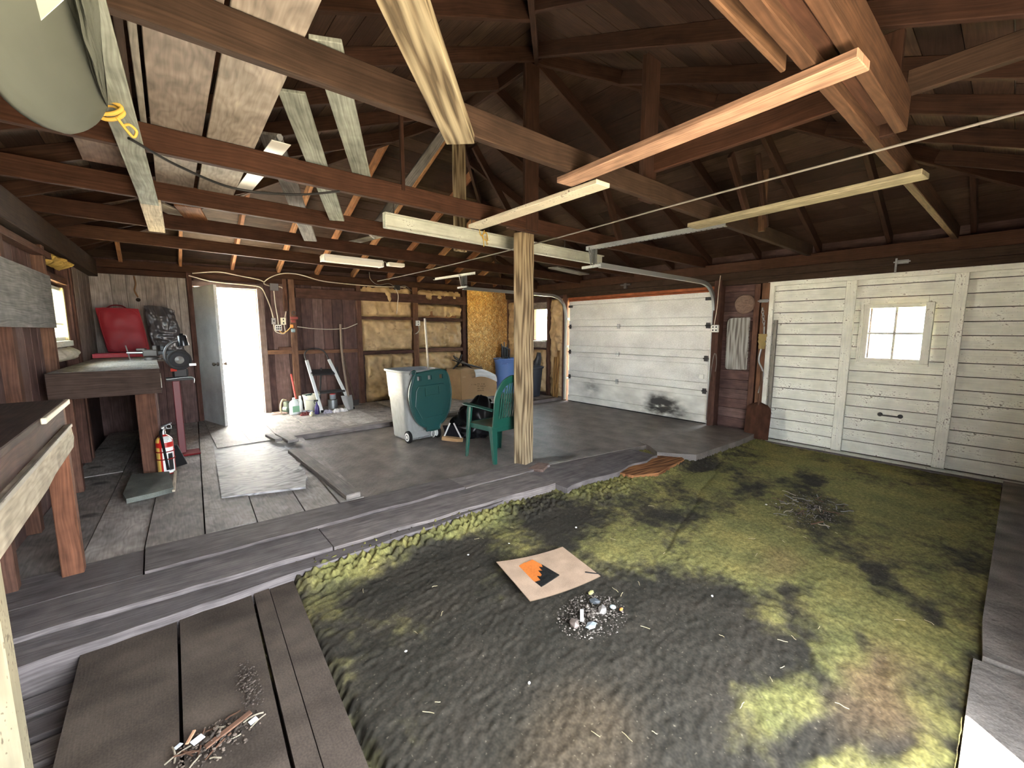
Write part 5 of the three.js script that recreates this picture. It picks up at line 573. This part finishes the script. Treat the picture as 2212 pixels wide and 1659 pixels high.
  solo('extension_cord', 'pinkish extension cord coiled on the floor at the door jamb', 'cord', tubeGeo([[1.5, 0.075, -8.5], [1.62, 0.075, -8.42], [1.72, 0.08, -8.36], [1.6, 0.085, -8.3], [1.47, 0.075, -8.36], [1.56, 0.09, -8.42], [1.7, 0.075, -8.28]], 0.011, 60), mat('#bb9a8e', { roughness: 0.7 }));
}
// ---------------------------------------------------------------- wiring on the back wall
{
  const bw = (x, y, off) => [x * 0.999 - off * 0.045, y, -8.78 + 0.045 * x + off];                                         // a point off the back wall
  const box = (name, label, cat, x, y, w, h, m, holes) => { const t = thing(name, label, cat, bw(x, y, 0.0), -0.045); mesh('case', cbox(w, h, 0.05, 0.006), m, t); for (const [dx, dy] of holes ?? []) mesh('socket', cbox(0.02, 0.03, 0.006, 0.002), M.dark, t, [dx, dy, 0.026]); return t; };
  box('junction_box', 'gray metal junction box high on the dark wall boards', 'junction box', 1.72, 2.33, 0.14, 0.13, mat('#6b6868', { metalness: 0.5, roughness: 0.6 })); box('light_switch', 'gray toggle switch box beside the door jamb', 'switch', 1.675, 1.72, 0.07, 0.115, mat('#8a8683', { metalness: 0.4, roughness: 0.5 }), [[0, 0]]); box('outlet', 'round-cornered white six-socket outlet on the door wall', 'outlet', 1.745, 1.6, 0.105, 0.105, M.plasticWhite, [[-0.03, 0.02], [0, 0.02], [0.03, 0.02], [-0.03, -0.02], [0, -0.02], [0.03, -0.02]]); box('outlet', 'cream double outlet plate beside the brown stud', 'outlet', 1.83, 1.72, 0.085, 0.13, mat('#d8d0b0', { roughness: 0.5 }), [[0, 0.03], [0, -0.03]]);
  const so = thing('outlet', 'white outlet box on the stud between the insulation bays', 'outlet', bw(4.46, 1.71, 0.075), -0.045); mesh('case', cbox(0.1, 0.11, 0.05, 0.006), M.plasticWhite, so); for (const y of [0.025, -0.025]) mesh('socket', cbox(0.02, 0.025, 0.006, 0.002), M.dark, so, [0, y, 0.026]); mesh('conduit', tubeGeo([[0.02, -0.05, 0], [0.03, -0.15, 0], [-0.03, -0.22, -0.01], [-0.1, -0.24, -0.02]], 0.012, 30), mat('#aaa38f'), so);
  const W = (label, pts, r = 0.009, m = M.wire) => solo('cable', label, 'cable', tubeGeo(pts.map(([x, y, o = 0.01]) => bw(x, y, o)), r, pts.length * 10), m, null, null, 'cables stapled to the back wall');
  W('cream cable running along the plate above the door', [[0.55, 2.47, 0.06], [0.9, 2.52, 0.06], [1.2, 2.48, 0.06], [1.5, 2.43, 0.06], [1.57, 2.4, 0.02]]); W('cream cable dropping beside the door jamb to the gray switch', [[0.5, 2.43, 0.06], [0.8, 2.36, 0.06], [1.3, 2.33, 0.07], [1.5, 2.3, 0.07], [1.58, 2.15], [1.64, 1.95], [1.67, 1.78]]); W('thin cable from the junction box to the six-socket outlet', [[1.71, 2.26], [1.72, 2.0], [1.74, 1.8], [1.745, 1.66]]); W('cream cable looping from junction box to the cream outlet', [[1.79, 2.34], [1.85, 2.32], [1.86, 2.1], [1.89, 1.95], [1.86, 1.79]]); W('cream cable arching from the junction box to the top plate', [[1.65, 2.34], [1.56, 2.38], [1.62, 2.46, 0.06], [1.85, 2.57, 0.06], [2.1, 2.58, 0.06], [2.5, 2.49, 0.06], [3.0, 2.46, 0.06], [3.6, 2.45, 0.08], [4.2, 2.47, 0.08]]); W('cable hanging in a curve under the three outlets', [[1.67, 1.66], [1.69, 1.54], [1.76, 1.5], [1.84, 1.5], [1.84, 1.65]]); W('yellowish cord running to the orange plug on the stud', [[1.75, 1.55, 0.03], [1.8, 1.5, 0.03], [1.87, 1.54, 0.05], [1.94, 1.62, 0.08]], 0.01, mat('#c9a368')); W('pale cable stretched across the dark boards to the insulation', [[2.05, 1.62, 0.05], [2.4, 1.58], [2.8, 1.58], [2.95, 1.6], [3.16, 1.69, 0.05]], 0.008); W('loose cable end dangling over the insulation', [[3.95, 2.44, 0.12], [4.0, 2.3, 0.14], [3.99, 2.1, 0.12], [3.98, 1.9, 0.08]], 0.008);
  const pl = thing('plug', 'orange plug and adapter hanging on the brown stud', 'plug', bw(1.97, 1.6, 0.09), -0.045); mesh('plug_body', cbox(0.05, 0.06, 0.04, 0.012), mat('#e08b33', { roughness: 0.5 }), pl, [-0.02, 0.03, 0]); mesh('adapter', cbox(0.07, 0.07, 0.05, 0.015), mat('#7d9296', { roughness: 0.5 }), pl, [0.0, -0.05, 0]); const cl = thing('clamp', 'rusty red clamp hung on the brown stud', 'clamp', bw(2.0, 1.78, 0.085), -0.045); mesh('jaw', cbox(0.13, 0.05, 0.03, 0.008), mat('#8a3b34', { roughness: 0.6 }), cl); mesh('jaw', cbox(0.08, 0.05, 0.03, 0.008), mat('#8a3b34', { roughness: 0.6 }), cl, [-0.02, -0.06, 0]); mesh('ring', new THREE.TorusGeometry(0.03, 0.007, 8, 20), M.iron, cl, [0.0, 0.09, 0]);
  const jb = thing('junction_box', 'open junction box with loose wires under the far tie', 'junction box', bw(4.0, 2.45, 0.1), -0.045); mesh('case', cbox(0.12, 0.1, 0.06, 0.006), M.darkSteel, jb); mesh('loose_wire', tubeGeo([[-0.05, 0, 0.03], [-0.2, 0.06, 0.08], [-0.45, 0.02, 0.1], [-0.6, 0.12, 0.12], [-0.62, 0.25, 0.12]], 0.006, 40), M.wireGray, jb); mesh('loose_wire', tubeGeo([[0.05, 0.02, 0.03], [0.15, 0.04, 0.06], [0.3, -0.05, 0.05]], 0.006, 30), M.wireGray, jb);
  const sk = thing('hooked_strap', 'leather strap hanging from a nail on the light boards', 'strap', bw(-0.17, 2.38, 0.0), 0); mesh('strap', tubeGeo([[0, 0, 0.01], [0.01, -0.12, 0.015], [-0.01, -0.22, 0.012], [0.02, -0.32, 0.015]], 0.012, 30, 6), mat('#7a5c40', { roughness: 0.9 }), sk); mesh('knot', new THREE.SphereGeometry(0.028, 12, 10), mat('#2c241e'), sk, [0.02, -0.36, 0.02]);
}
// ---------------------------------------------------------------- things on the right wall
{
  const s = new THREE.Shape(); s.moveTo(-0.16, -0.36); s.lineTo(-0.165, 0.3); s.quadraticCurveTo(-0.165, 0.39, -0.09, 0.395); s.lineTo(0.16, 0.4); s.lineTo(0.155, -0.39); s.lineTo(-0.09, -0.405); s.quadraticCurveTo(-0.155, -0.405, -0.16, -0.36);
  solo('gray_board', 'weathered silver-gray board with rounded corners hung on the wall', 'board', new THREE.ExtrudeGeometry(s, { depth: 0.02, bevelEnabled: true, bevelSize: 0.004, bevelThickness: 0.004, bevelSegments: 2 }).rotateZ(0).rotateY(-Math.PI / 2), (() => { const m = weather('#a9a8a6', { roughness: 0.6 }); m.map = texWeather.clone(); m.map.rotation = Math.PI / 2; m.bumpMap = null; return m; })(), [6.93, 1.345, -2.77], [0, 0, 0.02]);
  solo('wooden_disc', 'round brown wooden disc mounted above the gray board', 'disc', at(joined(at(cyl(0.12, 0.12, 0.03, 36), 0, 0, 0), at(new THREE.TorusGeometry(0.13, 0.018, 8, 40), 0, 0.0, 0, Math.PI / 2)), 0, 0, 0, 0, 0, Math.PI / 2), wood('#8d7566'), [6.94, 1.95, -2.71]);
  const sh = thing('scoop_shovel', 'rusty scoop shovel standing against the white panel edge', 'shovel', [6.78, -0.05, -2.36]); mesh('blade', grid(14, 16, (u, v) => { const w = v < 0.75 ? 0.34 : 0.34 * Math.sqrt(Math.max(0.02, 1 - Math.pow((v - 0.75) / 0.25, 2))); return [-Math.cos((u - 0.5) * 2.2) * 0.05 + v * 0.06, v * 0.54, (u - 0.5) * w, u, v]; }), mat('#5a3a2c', { roughness: 0.75, metalness: 0.2, side: THREE.DoubleSide, map: texConcrete }), sh); mesh('handle', tubeGeo([[0.0, 0.5, 0], [0.04, 0.75, 0], [0.06, 1.0, -0.01]], 0.017, 20, 10), wood('#6d5140'), sh);
  const ch = thing('chain', 'short hanging chain with a metal hook at the white panel', 'chain', [6.86, 1.86, -2.43]); for (let i = 0; i < 7; i++) { const l = mesh('link', new THREE.TorusGeometry(0.022, 0.006, 6, 16), M.galv, ch, [0, -i * 0.036, i * 0.006], [0, i % 2 * Math.PI / 2, 0]); l.scale.set(0.7, 1.1, 1); } mesh('hook', tubeGeo([[0, -0.25, 0.04], [0, -0.42, 0.05], [0, -0.5, 0.07]], 0.012, 20), M.galv, ch);
  solo('glove', 'limp tan work glove hanging on the panel edge', 'glove', grid(10, 14, (u, v) => [6.85 - Math.sin(u * Math.PI) * 0.025, 1.5 - v * 0.22, -2.4 + (u - 0.5) * 0.12 * (1 - 0.3 * v) + pn(v * 5, 2) * 0.02, u, v]), mat('#9d8a5c', { side: THREE.DoubleSide, roughness: 1 })); solo('steel_strap', 'bent galvanized strap hanging below the glove', 'strap', tubeGeo([[6.85, 1.32, -2.4], [6.84, 1.1, -2.42], [6.85, 0.95, -2.36], [6.86, 0.8, -2.37], [6.86, 0.62, -2.4]], 0.014, 50, 5), M.galv);
  const lt = (label, y, z) => { const t = thing('gate_latch', label, 'latch', [6.86, y, z]); mesh('plate', cbox(0.01, 0.045, 0.12, 0.002), M.galv, t); mesh('bolt', at(cyl(0.008, 0.008, 0.15, 10), -0.012, 0, 0, Math.PI / 2), M.steel, t); return t; }; lt('small steel latch on the brown post by the white panel', 1.98, -2.42); const sl = lt('galvanized latch bolted to the header over the white panel', 2.36, -0.95); mesh('arm', cbox(0.012, 0.17, 0.02, 0.002), M.galv, sl, [-0.015, -0.04, -0.05]);
  const hn = thing('pull_handle', 'dark iron pull handle on the white boards below the window', 'handle', [6.905, 0.5, -0.91]); mesh('grip', tubeGeo([[0.02, 0, -0.09], [-0.03, 0, -0.085], [-0.035, 0, 0.0], [-0.03, 0, 0.085], [0.02, 0, 0.09]], 0.009, 40, 8), M.iron, hn); for (const z of [-0.095, 0.095]) mesh('plate', at(cyl(0.026, 0.026, 0.006, 16), 0, 0, 0, 0, 0, Math.PI / 2), M.darkSteel, hn, [0.022, 0, z]);
  const ot = thing('outlet', 'white square outlet on the dark post beside the garage door', 'outlet', [6.81, 1.58, -3.08]); mesh('case', cbox(0.04, 0.115, 0.115, 0.008), M.plasticWhite, ot); for (const [y, z] of [[0.025, -0.025], [0.025, 0.025], [-0.025, -0.025], [-0.025, 0.025]]) mesh('socket', cbox(0.006, 0.025, 0.02, 0.002), M.dark, ot, [-0.022, y, z]);
  solo('cable', 'pale cable running down the dark post to the white outlet', 'cable', tubeGeo([[6.82, 2.4, -3.05], [6.81, 2.2, -3.06], [6.81, 1.9, -3.07], [6.81, 1.63, -3.1]], 0.006, 30), M.wire); solo('string', 'looped pull string hanging beside the garage door track', 'string', tubeGeo([[6.8, 0.1, -3.13], [6.8, 0.6, -3.12], [6.8, 1.15, -3.07], [6.8, 1.2, -3.05], [6.8, 1.05, -3.02], [6.8, 0.9, -3.03]], 0.006, 40), M.wireGray);
}
// ---------------------------------------------------------------- litter on the floor
{
  const y0 = -0.082; const cb = grid(16, 12, (u, v) => { const p = [[1.683, -2.167], [2.218, -2.042], [2.131, -1.618], [1.574, -1.701]], a = [lerp(p[0][0], p[1][0], u), lerp(p[0][1], p[1][1], u)], b = [lerp(p[3][0], p[2][0], u), lerp(p[3][1], p[2][1], u)]; const e = Math.pow(Math.abs(u - 0.5) * 2, 2); return [lerp(a[0], b[0], v), y0 + 0.008 + 0.02 * Math.pow(1 - u, 2) * 1.2 + 0.01 * e, lerp(a[1], b[1], v), u, v]; });
  const t = thing('cardboard_sheet', 'flat tan cardboard sheet lying on the moss', 'cardboard'); const cm = mat('#b89d84', { map: texGrime, roughness: 0.85, side: THREE.DoubleSide }); mesh('sheet', cb, cm, t); mesh('underside', cb.clone().translate(0, -0.004, 0), mat('#8d7660', { side: THREE.DoubleSide }), t); mesh('slot', cbox(0.012, 0.003, 0.085, 0.0005), M.dark, t, [2.115, y0 + 0.0165, -1.68], [0, 0.62, 0]);
  const o = thing('shingle_sample', 'orange piece with a torn black half lying on the cardboard', 'shingle'); const oy = y0 + 0.02; mesh('orange_half', prism([[1.752, -2.036], [1.79, -2.05], [1.84, -2.055], [1.86, -2.05], [1.915, -2.05], [1.92, -1.96], [1.9, -1.93], [1.885, -1.95], [1.87, -1.9], [1.85, -1.92], [1.835, -1.87], [1.815, -1.86], [1.8, -1.88], [1.785, -1.83], [1.745, -1.84]], oy, oy + 0.005), mat('#e0813a', { roughness: 0.7, map: texGrime }), o); mesh('black_half', prism([[1.92, -1.96], [1.9, -1.93], [1.885, -1.95], [1.87, -1.9], [1.85, -1.92], [1.835, -1.87], [1.815, -1.86], [1.8, -1.88], [1.785, -1.83], [1.745, -1.84], [1.74, -1.778], [1.922, -1.794]], oy + 0.001, oy + 0.007), mat('#171716', { roughness: 0.75, bumpMap: bumpNoise, bumpScale: 0.006 }), o);
  const gy = (x, z) => -0.098 + 0.016 + ground(x, z)[0] * 0.008;
  const chip = (s) => { const g = new THREE.IcosahedronGeometry(1, 0), p = g.attributes.position; return g.scale(s * rr(0.6, 1.3), s * rr(0.25, 0.6), s * rr(0.5, 1.1)).rotateY(R() * 6).rotateZ(rr(-0.4, 0.4)); };
  const heap = (name, label, cx, cz, rx, rz, n, s, mats, base = gy, h = 0.02) => { const L = mats.map(() => []); for (let i = 0; i < n; i++) { const a = R() * 6.283, r = Math.pow(R(), 0.7), x = cx + Math.cos(a) * r * rx, z = cz + Math.sin(a) * r * rz; L[R() * mats.length | 0].push(at(chip(s * rr(0.4, 1.5) * (1.2 - r * 0.6)), x, base(x, z) + R() * h * (1 - r), z)); } const t = thing(name, label, 'debris'); t.userData.kind = 'stuff'; mats.forEach((m, k) => L[k].length && mesh('crumbs', joined(...L[k]), m, t)); return t; };
  const dm = ['#544d46', '#6d655d', '#3b352f', '#8a8278', '#4a433c'].map((c) => mat(c, { roughness: 0.7 })); heap('debris_heap', 'small heap of gravel and shards by the cardboard sheet', 1.8, -1.42, 0.23, 0.18, 900, 0.0065, dm); heap('debris_heap', 'low heap of twigs and grit on the moss before the white panel', 4.5, -1.07, 0.5, 0.3, 700, 0.007, dm.slice(0, 3));
  const py = () => -0.056; heap('debris_heap', 'swept heap of dirt and chips on the near planks', 0.06, -1.88, 0.15, 0.1, 420, 0.0075, ['#4d443c', '#6b5f54', '#3a332d'].map((c) => mat(c)), py, 0.03); heap('debris_heap', 'trail of dirt swept across the plank joint', 0.2, -2.1, 0.05, 0.2, 260, 0.006, ['#5a5048', '#433b34'].map((c) => mat(c)), py, 0.01);
  const bits = (label, group, cat, list, mk) => list.forEach(([x, z, a, l], i) => solo(cat, label, cat.replace('_', ' '), mk(l), undefined, [x, 0, z], [0, a, 0], group));
  const put = (name, label, cat, g, m, x, y, z, a = 0, group) => solo(name, label, cat, g, m, [x, y, z], [rr(-0.15, 0.15), a, rr(-0.1, 0.1)], group);
  put('plastic_strip', 'white plastic strip on top of the gravel heap', 'strip', cbox(0.11, 0.005, 0.02, 0.001), M.plasticWhite, 1.735, -0.062, -1.44, 0.72); put('bottle_cap', 'pale blue round cap in the gravel heap', 'cap', lathe([[0, 0.006], [0.016, 0.006], [0.018, 0.0], [0.016, 0], [0, 0.002]], 18), mat('#c9dbe2', { roughness: 0.4 }), 1.93, -0.063, -1.37); put('orange_chip', 'tiny orange chip beside the blue cap', 'chip', chip(0.012), mat('#e08040'), 1.955, -0.066, -1.33);
  for (const [lab, x, z, s, c] of [['flat dark shard at the top of the gravel heap', 1.9, -1.48, 0.035, '#3c4042'], ['long gray shard in the gravel heap', 1.87, -1.4, 0.045, '#77726c'], ['bluish shard at the bottom of the gravel heap', 1.72, -1.36, 0.035, '#8d959a'], ['brown triangular shard at the edge of the gravel heap', 1.66, -1.43, 0.04, '#6c6058'], ['mossy crumb beyond the gravel heap', 1.95, -1.55, 0.025, '#9a9660']]) put('shard', lab, 'shard', chip(s), mat(c, { roughness: 0.6 }), x, -0.07, z, R() * 3);
  const stick = (l, r) => tubeGeo([[-l / 2, 0, 0], [-l / 6, l * rr(-0.03, 0.06), l * rr(-0.07, 0.07)], [l / 5, l * rr(-0.03, 0.06), l * rr(-0.07, 0.07)], [l / 2, 0, 0]], r, 12, 5);
  for (let i = 0; i < 34; i++) { const a = R() * 6.28, r = Math.sqrt(R()), x = 4.5 + Math.cos(a) * r * 0.5, z = -1.07 + Math.sin(a) * r * 0.28; put('twig', 'dry twig lying on the low heap before the white panel', 'twig', stick(rr(0.05, 0.16), rr(0.002, 0.005)), pick([M.pale, M.stud[2], M.grayBoard[0]]), x, gy(x, z) + 0.012, z, R() * 3, 'twigs on the low heap'); }
  for (let i = 0; i < 16; i++) { const x = 0.06 + rr(-0.14, 0.14), z = -1.88 + rr(-0.08, 0.1); put('twig', 'dry twig in the swept heap on the near planks', 'twig', stick(rr(0.04, 0.11), rr(0.002, 0.004)), pick([M.pale, M.stud[2], M.stud[0]]), x, -0.045, z, R() * 3, 'twigs in the swept heap'); }
  put('wood_stick', 'flat gray stick with a white end in the swept heap', 'stick', cbox(0.17, 0.008, 0.022, 0.002), M.stud[2], 0.1, -0.035, -1.88, 0.32); put('paper_scrap', 'white torn paper scrap in the swept heap', 'paper', cbox(0.04, 0.004, 0.03, 0.001), mat('#d9dde2'), 0.0, -0.03, -1.9, 0.4); put('paper_scrap', 'small white paper scrap at the end of the gray stick', 'paper', cbox(0.03, 0.004, 0.022, 0.001), mat('#e3e7ec'), 0.18, -0.027, -1.85, 0.3); put('paper_scrap', 'tiny white paper scrap on the plank joint', 'paper', cbox(0.028, 0.003, 0.018, 0.001), mat('#dfe3e8'), -0.06, -0.05, -1.94, 0.6); put('wood_splinter', 'pinkish wood splinter in the swept heap', 'splinter', cbox(0.06, 0.007, 0.012, 0.002), mat('#b58a6c'), -0.02, -0.03, -1.93, 1.1);
  for (let i = 0; i < 46; i++) { const x = rr(0.7, 4.2), z = rr(-2.75, -0.15); put('straw', 'pale bit of straw on the moss', 'straw', stick(rr(0.02, 0.055), 0.0016), mat('#a89b78'), x, gy(x, z) + 0.01, z, R() * 3, 'straw scattered on the moss'); }
  for (const [x, z] of [[1.62, -2.42], [1.95, -2.35], [0.85, -1.85], [2.5, -1.05], [4.35, -1.3], [4.25, -1.35], [3.55, -3.05], [2.55, -2.2], [1.2, -1.3]]) put('pebble', 'small white pebble on the moss', 'pebble', chip(0.011), mat('#d8d4ca'), x, gy(x, z) + 0.008, z, 0, 'white pebbles on the moss');
}
// ---------------------------------------------------------------- shrubs outside the windows
{
  const shrub = (label, x, z, h, w, n, hex) => { const t = thing('shrub', label, 'shrub', [x, -0.28, z]); const st = []; for (let i = 0; i < 9; i++) { const a = i * 0.7, r = w * rr(0.2, 0.5); st.push(tubeGeo([[0, 0, 0], [Math.cos(a) * r * 0.4, h * 0.4, Math.sin(a) * r * 0.4], [Math.cos(a) * r, h * rr(0.8, 1), Math.sin(a) * r]], 0.012, 10, 5)); } mesh('stem', joined(...st), M.stud[0], t); const lf = []; for (let i = 0; i < n; i++) { const a = R() * 6.28, r = Math.sqrt(R()) * w * 0.6, y = h * rr(0.2, 1.05); lf.push(at(new THREE.CircleGeometry(rr(0.03, 0.055), 5).scale(1, 1.7, 1), Math.cos(a) * r, y, Math.sin(a) * r, R() * 6, R() * 6, R() * 6)); } mesh('foliage', joined(...lf), mat(hex, { side: THREE.DoubleSide }), t); };
  shrub('leafy green shrub outside the narrow window', 9.6, -9.5, 2.6, 2.4, 700, '#6d8a45'); shrub('sparse twiggy shrub outside the bench window', -4.2, -7.8, 2.4, 2.0, 160, '#7d8a66'); shrub('pale dry shrub beyond the white panel window', 16, -2.6, 1.0, 3.2, 500, '#b3a566');
}
renderer.render(scene, camera);
